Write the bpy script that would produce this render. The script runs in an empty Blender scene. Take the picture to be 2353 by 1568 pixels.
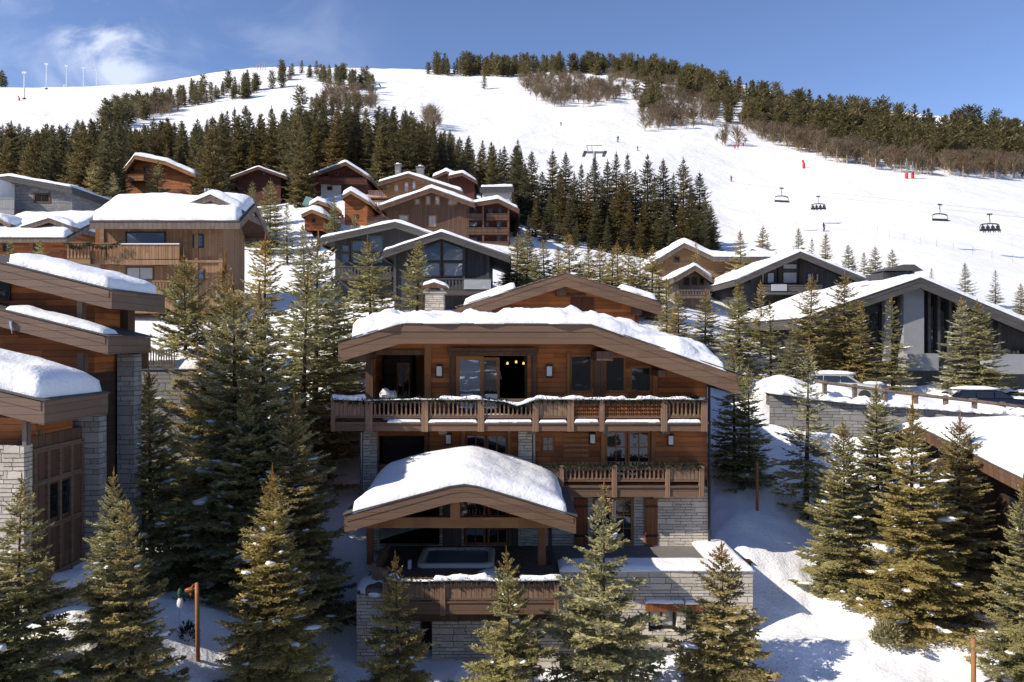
import bpy, bmesh, math, random
import numpy as np
from mathutils import Vector, Matrix

C = bpy.context.scene.collection
FPX = 1699.0            # focal length in units of a 2353 px wide picture
CX, CY = 1176.5, 784.0
R_ = math.radians

# ------------------------------------------------------------ camera, world, sun
scn = bpy.context.scene
cd = bpy.data.cameras.new("camera"); cam = bpy.data.objects.new("camera", cd); C.objects.link(cam)
cam.location = (0, 0, 0); cam.rotation_euler = (R_(90), 0, 0)
cd.sensor_width = 36.0; cd.lens = 36.0 * FPX / 2353.0
cd.clip_start = 0.1; cd.clip_end = 6000
scn.camera = cam

SUN_EL, SUN_AZ = 36.0, 23.0          # azimuth: degrees from -X towards the camera side
sdir = Vector((-math.cos(R_(SUN_EL)) * math.cos(R_(SUN_AZ)), -math.cos(R_(SUN_EL)) * math.sin(R_(SUN_AZ)), math.sin(R_(SUN_EL))))
world = bpy.data.worlds.new("World"); scn.world = world; world.use_nodes = True
wn = world.node_tree; wn.nodes.clear()
wo = wn.nodes.new("ShaderNodeOutputWorld"); wb = wn.nodes.new("ShaderNodeBackground")
sky = wn.nodes.new("ShaderNodeTexSky"); sky.sky_type = 'NISHITA'; sky.sun_disc = False
sky.sun_elevation = R_(SUN_EL); sky.sun_rotation = math.atan2(sdir.x, sdir.y)
sky.altitude = 2400; sky.air_density = 1.0; sky.dust_density = 0.12; sky.ozone_density = 2.0
wb.inputs['Strength'].default_value = 0.135
# thin cloud wisps, upper left
tc = wn.nodes.new("ShaderNodeTexCoord")
mp = wn.nodes.new("ShaderNodeMapping"); mp.inputs['Scale'].default_value = (3.0, 3.0, 5.5)
mp.inputs['Rotation'].default_value = (0.0, 0.6, 0.0)
nz = wn.nodes.new("ShaderNodeTexNoise"); nz.inputs['Scale'].default_value = 2.3; nz.inputs['Detail'].default_value = 7; nz.inputs['Roughness'].default_value = 0.55; nz.inputs['Distortion'].default_value = 0.5
def wmath(op, a=None, b=None):
    n = wn.nodes.new("ShaderNodeMath"); n.operation = op
    for k, v in enumerate((a, b)):
        if v is None: continue
        if isinstance(v, (int, float)): n.inputs[k].default_value = v
        else: wn.links.new(v, n.inputs[k])
    return n.outputs[0]
wn.links.new(tc.outputs['Generated'], mp.inputs[0]); wn.links.new(mp.outputs[0], nz.inputs['Vector'])
# blob masks around two directions
def wmask(d, inner, outer):
    v = wn.nodes.new("ShaderNodeVectorMath"); v.operation = 'DOT_PRODUCT'
    wn.links.new(tc.outputs['Generated'], v.inputs[0]); v.inputs[1].default_value = Vector(d).normalized()
    r = wn.nodes.new("ShaderNodeMapRange"); r.interpolation_type = 'SMOOTHSTEP'
    r.inputs[1].default_value = math.cos(R_(outer)); r.inputs[2].default_value = math.cos(R_(inner))
    wn.links.new(v.outputs['Value'], r.inputs[0]); return r.outputs[0]
def pdir(px, py): return ((px - CX) / FPX, 1.0, (CY - py) / FPX)
m1 = wmath('ADD', wmask(pdir(250, 95), 0.4, 3.7), wmath('MULTIPLY', wmask(pdir(70, 120), 2, 11), 0.20))
m1 = wmath('ADD', m1, wmath('MULTIPLY', wmask(pdir(500, 110), 2, 13), 0.14))
rg = wn.nodes.new("ShaderNodeMapRange"); rg.interpolation_type = 'SMOOTHSTEP'
rg.inputs[1].default_value = 0.42; rg.inputs[2].default_value = 0.74
wn.links.new(nz.outputs[0], rg.inputs[0])
cf = wmath('MULTIPLY', m1, rg.outputs[0])
cf = wmath('MINIMUM', cf, 0.5)
hs = wn.nodes.new("ShaderNodeHueSaturation"); hs.inputs['Saturation'].default_value = 1.05; hs.inputs['Hue'].default_value = 0.509; hs.inputs['Value'].default_value = 0.64
wn.links.new(sky.outputs[0], hs.inputs['Color'])
mxc = wn.nodes.new("ShaderNodeMix"); mxc.data_type = 'RGBA'
wn.links.new(cf, mxc.inputs[0]); wn.links.new(hs.outputs[0], mxc.inputs[6]); mxc.inputs[7].default_value = (4.6, 4.75, 5.1, 1)
wn.links.new(mxc.outputs[2], wb.inputs['Color']); wn.links.new(wb.outputs[0], wo.inputs[0])

sl = bpy.data.lights.new("sun", 'SUN'); sl.energy = 3.0; sl.angle = R_(0.53); sl.color = (1.0, 0.90, 0.76)
so = bpy.data.objects.new("sun", sl); C.objects.link(so); so.location = (-60, -30, 60)
so.rotation_euler = (-sdir).to_track_quat('-Z', 'Y').to_euler()
vs = scn.view_settings
scn.display_settings.display_device = 'sRGB'
vs.view_transform = 'Standard'; vs.look = 'None'; vs.exposure = 1.08; vs.gamma = 1.0
scn.cycles.max_bounces = 8; scn.cycles.diffuse_bounces = 5; scn.cycles.glossy_bounces = 3; scn.cycles.transparent_max_bounces = 6

# ------------------------------------------------------------ small helpers
def P(px, py, Y): return Vector(((px - CX) / FPX * Y, Y, (CY - py) / FPX * Y))
def PX(px, Y): return (px - CX) / FPX * Y
def PZ(py, Y): return (CY - py) / FPX * Y

_lat = np.random.RandomState(7).rand(256, 256)
def vnoise(x, y, seed=0):
    x = np.asarray(x, float) + seed * 17.31; y = np.asarray(y, float) + seed * 9.77
    xi = np.floor(x).astype(int); yi = np.floor(y).astype(int)
    fx = x - xi; fy = y - yi
    fx = fx * fx * (3 - 2 * fx); fy = fy * fy * (3 - 2 * fy)
    a = _lat[xi & 255, yi & 255]; b = _lat[(xi + 1) & 255, yi & 255]
    c = _lat[xi & 255, (yi + 1) & 255]; d = _lat[(xi + 1) & 255, (yi + 1) & 255]
    return (a * (1 - fx) + b * fx) * (1 - fy) + (c * (1 - fx) + d * fx) * fy - 0.5
def fbm(x, y, seed=0, oct=4):
    s = 0; a = 1.0
    for k in range(oct):
        s = s + a * vnoise(x * 2 ** k, y * 2 ** k, seed + k); a *= 0.5
    return s

def np_mesh(name, verts, quads, smooth=False, matidx=None, tint=None):
    me = bpy.data.meshes.new(name)
    verts = np.asarray(verts, np.float32).reshape(-1, 3); quads = np.asarray(quads, np.int32)
    n = quads.shape[0]; k = quads.shape[1]
    me.vertices.add(len(verts)); me.vertices.foreach_set('co', verts.ravel())
    me.loops.add(n * k); me.loops.foreach_set('vertex_index', quads.ravel())
    me.polygons.add(n); me.polygons.foreach_set('loop_start', np.arange(0, n * k, k, dtype=np.int32))
    if smooth: me.polygons.foreach_set('use_smooth', np.ones(n, bool))
    if matidx is not None: me.polygons.foreach_set('material_index', np.asarray(matidx, np.int32))
    if tint is not None:
        at = me.attributes.new('tint', 'FLOAT', 'FACE'); at.data.foreach_set('value', np.asarray(tint, np.float32))
    me.update(calc_edges=True); me.validate()
    return me

WL = {}                     # world location of every root / part by name
def wloc(o):
    return Vector(WL.get(o.name, (0, 0, 0))) if o else Vector((0, 0, 0))
def tag(o, label=None, cat=None, group=None, kind=None):
    if label: o['label'] = label
    if cat: o['category'] = cat
    if group: o['group'] = group
    if kind: o['kind'] = kind
    return o
def thing(name, loc, label, cat, group=None, rz=0):
    o = bpy.data.objects.new(name, None); C.objects.link(o)
    o.empty_display_size = 0.3
    o.location = loc; o.rotation_euler = (0, 0, rz); WL[o.name] = tuple(loc)
    return tag(o, label, cat, group)
def link(name, me, parent=None, mats=None):
    o = bpy.data.objects.new(name, me); C.objects.link(o)
    if mats is not None:
        for m in (mats if isinstance(mats, (list, tuple)) else [mats]): me.materials.append(m)
    if parent is not None:
        o.parent = parent; WL[o.name] = WL.get(parent.name, (0, 0, 0))
    else: WL[o.name] = (0, 0, 0)
    return o

class MB:
    """collects simple solids (world coordinates) and links them as one mesh object"""
    def __init__(s): s.v = []; s.f = []; s.sm = False; s.ch = []
    def add(s, vs, fs):
        b = len(s.v); s.ch.append((b, len(s.f))); s.v += [tuple(q) for q in vs]; s.f += [tuple(b + i for i in f) for f in fs]; return s
    def box(s, x0, x1, y0, y1, z0, z1):
        if x0 > x1: x0, x1 = x1, x0
        if y0 > y1: y0, y1 = y1, y0
        if z0 > z1: z0, z1 = z1, z0
        return s.add([(x0, y0, z0), (x1, y0, z0), (x1, y1, z0), (x0, y1, z0), (x0, y0, z1), (x1, y0, z1), (x1, y1, z1), (x0, y1, z1)],
                     [(0, 3, 2, 1), (4, 5, 6, 7), (0, 1, 5, 4), (1, 2, 6, 5), (2, 3, 7, 6), (3, 0, 4, 7)])
    def pbox(s, px0, px1, py0, py1, Y, d=0.1, f=0.0):
        """box whose front face (at depth Y) spans the given picture rectangle, d metres deep"""
        return s.box(PX(px0, Y), PX(px1, Y), Y - f, Y + d, PZ(py1, Y), PZ(py0, Y))
    def prism(s, poly, a0, a1, axis='y'):
        """polygon of (b,z), extruded along axis from a0 to a1"""
        n = len(poly)
        area = sum(poly[i][0] * poly[(i + 1) % n][1] - poly[(i + 1) % n][0] * poly[i][1] for i in range(n))
        if area < 0: poly = poly[::-1]
        if axis == 'y':
            A = [(b, a0, z) for b, z in poly]; B = [(b, a1, z) for b, z in poly]
            fs = [tuple(range(n)), tuple(range(2 * n - 1, n - 1, -1))] + [(i, n + i, n + (i + 1) % n, (i + 1) % n) for i in range(n)]
        else:
            A = [(a0, b, z) for b, z in poly]; B = [(a1, b, z) for b, z in poly]
            fs = [tuple(range(n - 1, -1, -1)), tuple(range(n, 2 * n))] + [(i, (i + 1) % n, n + (i + 1) % n, n + i) for i in range(n)]
        return s.add(A + B, fs)
    def tube(s, pts, r, n=6, r1=None):
        pts = [Vector(p) for p in pts]; m = len(pts); b = []
        for i, p in enumerate(pts):
            t = (pts[min(i + 1, m - 1)] - pts[max(i - 1, 0)]).normalized()
            u = t.cross(Vector((0, 0, 1)));
            if u.length < 1e-3: u = Vector((1, 0, 0))
            u.normalize(); w = u.cross(t).normalized()
            rr = r if r1 is None else r + (r1 - r) * i / max(1, m - 1)
            b += [p + (u * math.cos(2 * math.pi * k / n) + w * math.sin(2 * math.pi * k / n)) * rr for k in range(n)]
        fs = [(i * n + k, i * n + (k + 1) % n, (i + 1) * n + (k + 1) % n, (i + 1) * n + k) for i in range(m - 1) for k in range(n)]
        fs += [tuple(range(n - 1, -1, -1)), tuple(range((m - 1) * n, m * n))]
        return s.add(b, fs)
    def lathe(s, prof, c, n=12):
        b = []; m = len(prof)
        for r, z in prof: b += [(c[0] + r * math.cos(2 * math.pi * k / n), c[1] + r * math.sin(2 * math.pi * k / n), c[2] + z) for k in range(n)]
        fs = [(i * n + k, i * n + (k + 1) % n, (i + 1) * n + (k + 1) % n, (i + 1) * n + k) for i in range(m - 1) for k in range(n)]
        fs += [tuple(range(n - 1, -1, -1)), tuple(range((m - 1) * n, m * n))]
        return s.add(b, fs)
    def blob(s, c, rx, ry, rz, seed=0, nu=10, nv=6, amp=0.25, flat=None):
        rnd = random.Random(seed); b = []; off = rnd.random() * 50
        for j in range(nv + 1):
            th = math.pi * j / nv
            for i in range(nu):
                ph = 2 * math.pi * i / nu
                k = 1 + amp * float(vnoise(off + 1.7 * math.cos(ph) + 3, off + 1.7 * math.sin(ph) + th * 1.5, seed % 13)) * 2
                z = math.cos(th) * rz * k
                if flat is not None and z < -flat: z = -flat
                b.append((c[0] + math.sin(th) * math.cos(ph) * rx * k, c[1] + math.sin(th) * math.sin(ph) * ry * k, c[2] + z))
        fs = [(j * nu + i, (j + 1) * nu + i, (j + 1) * nu + (i + 1) % nu, j * nu + (i + 1) % nu) for j in range(nv) for i in range(nu)]
        return s.add(b, fs)
    def each(s, name, mat, parent=None, **kw):
        """every solid becomes a part of its own"""
        e = s.ch + [(len(s.v), len(s.f))]
        for (v0, f0), (v1, f1) in zip(e[:-1], e[1:]):
            m = MB(); m.v = s.v[v0:v1]; m.f = [tuple(i - v0 for i in f) for f in s.f[f0:f1]]
            m.build(name, mat, parent, **kw)
    def build(s, name, mat, parent=None, smooth=None, bevel=0):
        L = wloc(parent)
        me = bpy.data.meshes.new(name)
        me.from_pydata([(x - L.x, y - L.y, z - L.z) for x, y, z in s.v], [], s.f)
        if smooth or (smooth is None and s.sm): me.polygons.foreach_set('use_smooth', [True] * len(me.polygons))
        me.update()
        o = link(name, me, parent, mat)
        if bevel:
            bv = o.modifiers.new('bevel', 'BEVEL'); bv.width = bevel; bv.segments = 2; bv.limit_method = 'ANGLE'
        return o

def wall_holes(x0, x1, z0, z1, y, d, holes, clip=None):
    """a wall facing -Y with real openings; clip = roof underside as a list of (x,z)"""
    xs = sorted({x0, x1} | {h[k] for h in holes for k in (0, 1)} | ({p[0] for p in clip if x0 < p[0] < x1} if clip else set()))
    zs = sorted({z0, z1} | {h[k] for h in holes for k in (2, 3)})
    def cz(x, z):
        if not clip: return z
        return min(z, float(np.interp(x, [p[0] for p in clip], [p[1] for p in clip])))
    nx, nz_ = len(xs) - 1, len(zs) - 1
    def solid(i, j):
        if i < 0 or j < 0 or i >= nx or j >= nz_: return False
        mx, mz = (xs[i] + xs[i + 1]) / 2, (zs[j] + zs[j + 1]) / 2
        return not any(h[0] < mx < h[1] and h[2] < mz < h[3] for h in holes)
    m = MB()
    for i in range(nx):
        for j in range(nz_):
            if not solid(i, j): continue
            a, b = xs[i], xs[i + 1]; c, e = zs[j], zs[j + 1]
            q = [(a, cz(a, c)), (b, cz(b, c)), (b, cz(b, e)), (a, cz(a, e))]
            if q[3][1] - q[0][1] < 1e-4 and q[2][1] - q[1][1] < 1e-4: continue
            F = [(u, y, w) for u, w in q]; B = [(u, y + d, w) for u, w in q]
            fs = [(0, 1, 2, 3), (7, 6, 5, 4)]
            if not solid(i, j - 1): fs.append((0, 4, 5, 1))
            if not solid(i, j + 1): fs.append((3, 2, 6, 7))
            if not solid(i - 1, j): fs.append((0, 3, 7, 4))
            if not solid(i + 1, j): fs.append((1, 5, 6, 2))
            m.add(F + B, fs)
    return m

# ------------------------------------------------------------ materials
def newmat(name):
    m = bpy.data.materials.new(name); m.use_nodes = True
    nt = m.node_tree; b = nt.nodes['Principled BSDF']; return m, nt, b
def N(nt, t, **kw):
    n = nt.nodes.new(t)
    for k, v in kw.items(): setattr(n, k, v)
    return n
def mth(nt, op, a, b=None, c=None):
    n = N(nt, "ShaderNodeMath", operation=op)
    for k, v in enumerate((a, b, c)):
        if v is None: continue
        if isinstance(v, (int, float)): n.inputs[k].default_value = v
        else: nt.links.new(v, n.inputs[k])
    return n.outputs[0]
def mixc(nt, f, a, b, blend='MIX'):
    n = N(nt, "ShaderNodeMix", data_type='RGBA', blend_type=blend)
    for k, v in ((0, f), (6, a), (7, b)):
        if isinstance(v, (int, float)): n.inputs[k].default_value = v
        elif isinstance(v, tuple): n.inputs[k].default_value = (*v[:3], 1)
        else: nt.links.new(v, n.inputs[k])
    return n.outputs[2]
def noise(nt, vec, scale, detail=4, rough=0.55, dist=0):
    n = N(nt, "ShaderNodeTexNoise"); n.inputs['Scale'].default_value = scale; n.inputs['Detail'].default_value = detail
    n.inputs['Roughness'].default_value = rough; n.inputs['Distortion'].default_value = dist
    if vec is not None: nt.links.new(vec, n.inputs['Vector'])
    return n.outputs[0]
def mapr(nt, v, a, b, c=0.0, d=1.0):
    n = N(nt, "ShaderNodeMapRange"); nt.links.new(v, n.inputs[0])
    for k, q in enumerate((a, b, c, d)): n.inputs[k + 1].default_value = q
    return n.outputs[0]
def bump(nt, b, h, strength=0.5, dist=0.05):
    n = N(nt, "ShaderNodeBump"); n.inputs['Strength'].default_value = strength; n.inputs['Distance'].default_value = dist
    nt.links.new(h, n.inputs['Height']); nt.links.new(n.outputs[0], b.inputs['Normal'])
def comb(nt, x, y, z):
    n = N(nt, "ShaderNodeCombineXYZ")
    for k, v in enumerate((x, y, z)):
        if isinstance(v, (int, float)): n.inputs[k].default_value = v
        else: nt.links.new(v, n.inputs[k])
    return n.outputs[0]
def uvz(nt):
    t = N(nt, "ShaderNodeTexCoord"); s = N(nt, "ShaderNodeSeparateXYZ"); nt.links.new(t.outputs['Object'], s.inputs[0])
    u = mth(nt, 'ADD', s.outputs[0], s.outputs[1])
    return t.outputs['Object'], u, s.outputs[2], s

def plain(name, col, rough=0.6, metal=0.0, var=0.15, scale=6.0, spec=0.4):
    m, nt, b = newmat(name); t = N(nt, "ShaderNodeTexCoord")
    n = noise(nt, t.outputs['Object'], scale, 4)
    c = mixc(nt, n, tuple(q * (1 - var) for q in col), tuple(min(1, q * (1 + var)) for q in col))
    nt.links.new(c, b.inputs['Base Color']); b.inputs['Roughness'].default_value = rough; b.inputs['Metallic'].default_value = metal
    b.inputs['Specular IOR Level'].default_value = spec
    return m
def wood(name, c1, c2, plank=0.18, direction='h', gap=0.07, rough=0.65, weather=0.25):
    """planks: 'h' horizontal boards stacked in z, 'v' vertical boards side by side"""
    m, nt, b = newmat(name); obj, u, z, s = uvz(nt)
    across, along = (z, u) if direction == 'h' else (u, z)
    k = mth(nt, 'DIVIDE', across, plank); idx = mth(nt, 'FLOOR', k); fr = mth(nt, 'FRACT', k)
    jl = N(nt, "ShaderNodeTexWhiteNoise", noise_dimensions='1D'); nt.links.new(idx, jl.inputs['W'])
    # boards are cut to lengths too
    al = mth(nt, 'FLOOR', mth(nt, 'ADD', mth(nt, 'DIVIDE', along, 2.6), mth(nt, 'MULTIPLY', jl.outputs[0], 7.0)))
    w = N(nt, "ShaderNodeTexWhiteNoise", noise_dimensions='2D'); nt.links.new(comb(nt, idx, al, 0.0), w.inputs['Vector'])
    g = noise(nt, comb(nt, mth(nt, 'MULTIPLY', along, 1.6), mth(nt, 'MULTIPLY', across, 28.0), mth(nt, 'MULTIPLY', w.outputs[0], 30.0)), 1.0, 5, 0.6, 0.4)
    f = mth(nt, 'ADD', mth(nt, 'MULTIPLY', w.outputs[0], 0.6), mth(nt, 'MULTIPLY', g, 0.45))
    c = mixc(nt, f, c1, c2)
    big = noise(nt, obj, 0.7, 4, 0.6)
    c = mixc(nt, mapr(nt, big, 0.45, 0.75, 0, weather), c, (c1[0] * 0.55 + 0.02, c1[1] * 0.6 + 0.02, c1[2] * 0.7 + 0.02))
    edge = mth(nt, 'LESS_THAN', fr, gap)
    c = mixc(nt, mth(nt, 'MULTIPLY', edge, 0.75), c, (0.012, 0.008, 0.006))
    nt.links.new(c, b.inputs['Base Color']); b.inputs['Roughness'].default_value = rough
    b.inputs['Specular IOR Level'].default_value = 0.3
    h = mth(nt, 'ADD', mth(nt, 'MULTIPLY', mth(nt, 'SUBTRACT', 1.0, edge), 0.6), mth(nt, 'MULTIPLY', g, 0.4))
    bump(nt, b, h, 0.5, 0.02)
    return m
def stone(name, c1, c2, mortar, w=0.55, h=0.16):
    m, nt, b = newmat(name); obj, u, z, s = uvz(nt)
    d = noise(nt, obj, 2.2, 3); d2 = noise(nt, obj, 7.0, 2)
    v = comb(nt, mth(nt, 'ADD', u, mth(nt, 'MULTIPLY', d, 0.12)), mth(nt, 'ADD', z, mth(nt, 'MULTIPLY', d2, 0.05)), 0.0)
    def br(w, h, off, sq):
        t = N(nt, "ShaderNodeTexBrick"); nt.links.new(v, t.inputs['Vector'])
        t.offset = off; t.squash = sq; t.squash_frequency = 3
        t.inputs['Scale'].default_value = 1.0; t.inputs['Brick Width'].default_value = w; t.inputs['Row Height'].default_value = h
        t.inputs['Mortar Size'].default_value = 0.010; t.inputs['Mortar Smooth'].default_value = 0.3; t.inputs['Bias'].default_value = 0.0
        t.inputs['Color1'].default_value = (0, 0, 0, 1); t.inputs['Color2'].default_value = (1, 1, 1, 1); t.inputs['Mortar'].default_value = (0.5, 0.5, 0.5, 1)
        return t
    A = br(w, h, 0.43, 1.5); B = br(w * 1.7, h * 2.0, 0.37, 0.7)
    sel = mth(nt, 'GREATER_THAN', noise(nt, comb(nt, mth(nt, 'FLOOR', mth(nt, 'DIVIDE', u, w * 1.7)), mth(nt, 'FLOOR', mth(nt, 'DIVIDE', z, h * 2.0)), 0.0), 3.1, 0), 0.56)
    colv = mixc(nt, sel, A.outputs[0], B.outputs[0]); fac = mth(nt, 'MAXIMUM', A.outputs[1], 0.0)
    fac = N(nt, "ShaderNodeMix", data_type='FLOAT'); nt.links.new(sel, fac.inputs[0]); nt.links.new(A.outputs[1], fac.inputs[2]); nt.links.new(B.outputs[1], fac.inputs[3]); fac = fac.outputs[0]
    n = noise(nt, obj, 5.0, 6, 0.65); n2 = noise(nt, obj, 0.8, 3)
    sv = mth(nt, 'ADD', mth(nt, 'MULTIPLY', colv, 0.55), mth(nt, 'MULTIPLY', n, 0.55))
    c = mixc(nt, sv, c1, c2)
    c = mixc(nt, mapr(nt, n2, 0.45, 0.7, 0, 0.3), c, (0.20, 0.165, 0.12))
    c = mixc(nt, fac, c, mortar)
    nt.links.new(c, b.inputs['Base Color']); b.inputs['Roughness'].default_value = 0.9; b.inputs['Specular IOR Level'].default_value = 0.15
    hh = mth(nt, 'ADD', mth(nt, 'MULTIPLY', mth(nt, 'SUBTRACT', 1.0, fac), 0.8), mth(nt, 'MULTIPLY', n, 0.5))
    hh = mth(nt, 'ADD', hh, mth(nt, 'MULTIPLY', colv, 0.6))
    bump(nt, b, hh, 0.8, 0.05)
    return m
def snowmat(name, piste=False):
    m, nt, b = newmat(name); t = N(nt, "ShaderNodeTexCoord"); o = t.outputs['Object']
    n1 = noise(nt, o, 1.3, 5, 0.6); n2 = noise(nt, o, 9.0, 4, 0.6)
    c = mixc(nt, n1, (0.80, 0.82, 0.86), (0.87, 0.88, 0.89))
    if piste:
        s = N(nt, "ShaderNodeSeparateXYZ"); nt.links.new(o, s.inputs[0])
        # trodden, slightly dirty snow in patches
        dn = noise(nt, o, 0.11, 6, 0.62, 0.8)
        c = mixc(nt, mapr(nt, dn, 0.5, 0.72, 0, 0.35), c, (0.70, 0.69, 0.67))
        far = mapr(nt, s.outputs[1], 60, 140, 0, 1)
        lit = mth(nt, 'MULTIPLY', mth(nt, 'GREATER_THAN', noise(nt, o, 16.0, 2, 0.5), 0.655), mapr(nt, noise(nt, o, 0.35, 3), 0.48, 0.62, 0, 0.75))
        c = mixc(nt, mth(nt, 'MULTIPLY', lit, mth(nt, 'SUBTRACT', 1.0, far)), c, (0.10, 0.075, 0.05))
        sp = comb(nt, mth(nt, 'MULTIPLY', s.outputs[0], 0.16), mth(nt, 'MULTIPLY', s.outputs[1], 0.07), 0.0)
        tr = noise(nt, sp, 1.0, 7, 0.68, 0.6)
        mg = noise(nt, o, 0.22, 3, 0.5)
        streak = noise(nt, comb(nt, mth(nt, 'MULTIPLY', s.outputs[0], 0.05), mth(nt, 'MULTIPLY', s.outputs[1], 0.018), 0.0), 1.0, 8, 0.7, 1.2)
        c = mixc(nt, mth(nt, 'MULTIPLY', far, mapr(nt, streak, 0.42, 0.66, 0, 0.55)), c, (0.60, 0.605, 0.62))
        h = mth(nt, 'ADD', mth(nt, 'MULTIPLY', n1, 0.3), mth(nt, 'MULTIPLY', n2, 0.16))
        h = mth(nt, 'ADD', h, mth(nt, 'MULTIPLY', far, mth(nt, 'ADD', mth(nt, 'MULTIPLY', tr, 2.0), mth(nt, 'MULTIPLY', mg, 1.3))))
        bump(nt, b, h, 0.55, 0.5)
    else:
        bump(nt, b, mth(nt, 'ADD', mth(nt, 'MULTIPLY', n1, 0.8), mth(nt, 'MULTIPLY', n2, 0.2)), 0.55, 0.22)
    nt.links.new(c, b.inputs['Base Color']); b.inputs['Roughness'].default_value = 0.65; b.inputs['Specular IOR Level'].default_value = 0.25
    return m
def foliage(name, dark, light):
    m, nt, b = newmat(name); t = N(nt, "ShaderNodeTexCoord")
    a = N(nt, "ShaderNodeAttribute", attribute_name='tint'); oi = N(nt, "ShaderNodeObjectInfo")
    n = noise(nt, t.outputs['Object'], 0.9, 3)
    f = mth(nt, 'ADD', mth(nt, 'MULTIPLY', a.outputs['Fac'], 0.65), mth(nt, 'MULTIPLY', n, 0.45))
    c = mixc(nt, f, dark, light)
    c = mixc(nt, 1.0, c, oi.outputs['Color'], 'MULTIPLY')
    nt.links.new(c, b.inputs['Base Color']); b.inputs['Roughness'].default_value = 0.6; b.inputs['Specular IOR Level'].default_value = 0.2
    # needles let a little light through
    tr = N(nt, "ShaderNodeBsdfTranslucent"); nt.links.new(c, tr.inputs['Color'])
    mx = N(nt, "ShaderNodeMixShader"); mx.inputs[0].default_value = 0.42
    out = nt.nodes['Material Output']
    nt.links.new(b.outputs[0], mx.inputs[1]); nt.links.new(tr.outputs[0], mx.inputs[2]); nt.links.new(mx.outputs[0], out.inputs[0])
    return m
def glass(name, tint=(0.010, 0.012, 0.016), see=0.0, boost=0.25):
    m, nt, b = newmat(name)
    gl = N(nt, "ShaderNodeBsdfGlossy"); gl.inputs['Roughness'].default_value = 0.01; gl.inputs['Color'].default_value = (0.9, 0.94, 1.0, 1)
    t = N(nt, "ShaderNodeTexCoord")
    nn = noise(nt, t.outputs['Object'], 0.6, 1); bp = N(nt, "ShaderNodeBump"); bp.inputs['Strength'].default_value = 0.06; bp.inputs['Distance'].default_value = 0.1
    nt.links.new(nn, bp.inputs['Height']); nt.links.new(bp.outputs[0], gl.inputs['Normal'])
    if see:
        base = N(nt, "ShaderNodeBsdfTransparent"); base.inputs['Color'].default_value = (see, see, see, 1)
    else:
        base = N(nt, "ShaderNodeBsdfDiffuse"); base.inputs['Color'].default_value = (*tint, 1)
    fr = N(nt, "ShaderNodeFresnel"); fr.inputs['IOR'].default_value = 1.5
    f = mth(nt, 'ADD', fr.outputs[0], boost)
    mx = N(nt, "ShaderNodeMixShader"); nt.links.new(f, mx.inputs[0]); nt.links.new(base.outputs[0], mx.inputs[1]); nt.links.new(gl.outputs[0], mx.inputs[2])
    nt.links.new(mx.outputs[0], nt.nodes['Material Output'].inputs[0])
    return m

M = {}
M['snow'] = snowmat('snow'); M['piste'] = snowmat('piste_snow', True)
M['wood_orange'] = wood('orange_wood_planks', (0.13, 0.036, 0.012), (0.55, 0.195, 0.056), 0.2, 'h', weather=0.55)
M['wood_orange_v'] = wood('orange_wood_boards', (0.15, 0.05, 0.018), (0.30, 0.11, 0.035), 0.16, 'v')
M['wood_fascia'] = wood('brown_fascia_boards', (0.115, 0.068, 0.043), (0.185, 0.112, 0.072), 0.24, 'h', 0.04, 0.6, 0.12)
M['wood_fascia_s'] = wood('grey_brown_fascia', (0.13, 0.085, 0.062), (0.19, 0.125, 0.088), 0.22, 'h', 0.05)
M['wood_rail'] = wood('weathered_railing_boards', (0.16, 0.098, 0.062), (0.29, 0.182, 0.118), 0.14, 'v', 0.06)
M['wood_post'] = wood('post_wood', (0.20, 0.085, 0.032), (0.40, 0.19, 0.075), 0.6, 'v', 0.0)
M['wood_dark'] = wood('dark_wood', (0.020, 0.014, 0.010), (0.055, 0.034, 0.022), 0.16, 'h')
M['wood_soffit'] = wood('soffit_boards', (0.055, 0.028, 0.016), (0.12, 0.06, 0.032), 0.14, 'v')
M['wood_deck'] = wood('deck_boards', (0.09, 0.068, 0.056), (0.17, 0.13, 0.105), 0.13, 'v', 0.08)
M['wood_tan'] = wood('tan_larch_boards', (0.19, 0.105, 0.052), (0.34, 0.20, 0.105), 0.22, 'h')
M['wood_tan_v'] = wood('tan_larch_vertical', (0.20, 0.11, 0.055), (0.36, 0.21, 0.11), 0.24, 'v')
M['wood_brown'] = wood('brown_timber', (0.085, 0.045, 0.028), (0.15, 0.085, 0.055), 0.3, 'v')
M['wood_grey'] = wood('greyed_timber', (0.115, 0.085, 0.068), (0.19, 0.145, 0.115), 0.35, 'v')
M['wood_red'] = wood('dark_red_timber', (0.065, 0.020, 0.012), (0.13, 0.042, 0.022), 0.25, 'h')
M['char'] = wood('charcoal_boards', (0.040, 0.040, 0.044), (0.070, 0.070, 0.076), 0.3, 'v')
M['char_fascia'] = wood('charcoal_fascia', (0.060, 0.056, 0.054), (0.10, 0.094, 0.088), 0.25, 'h', 0.04)
M['stone'] = stone('ledge_stone', (0.36, 0.325, 0.275), (0.70, 0.64, 0.55), (0.085, 0.075, 0.065), 0.46, 0.115)
M['stone_grey'] = stone('grey_stone', (0.16, 0.16, 0.165), (0.34, 0.335, 0.33), (0.06, 0.06, 0.06), 0.5, 0.16)
M['concrete'] = plain('pale_concrete', (0.27, 0.275, 0.285), 0.85, 0, 0.15, 2.0)
M['pale_wall'] = plain('pale_render', (0.60, 0.57, 0.52), 0.9, 0, 0.08, 2.0)
M['slate'] = plain('slate', (0.075, 0.073, 0.072), 0.8, 0, 0.35, 3.0)
M['paving'] = plain('stone_paving', (0.15, 0.14, 0.13), 0.85, 0, 0.3, 2.5)
M['lauze'] = stone('stone_roof_slabs', (0.14, 0.125, 0.105), (0.30, 0.26, 0.21), (0.05, 0.045, 0.04), 0.7, 0.1)
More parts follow.
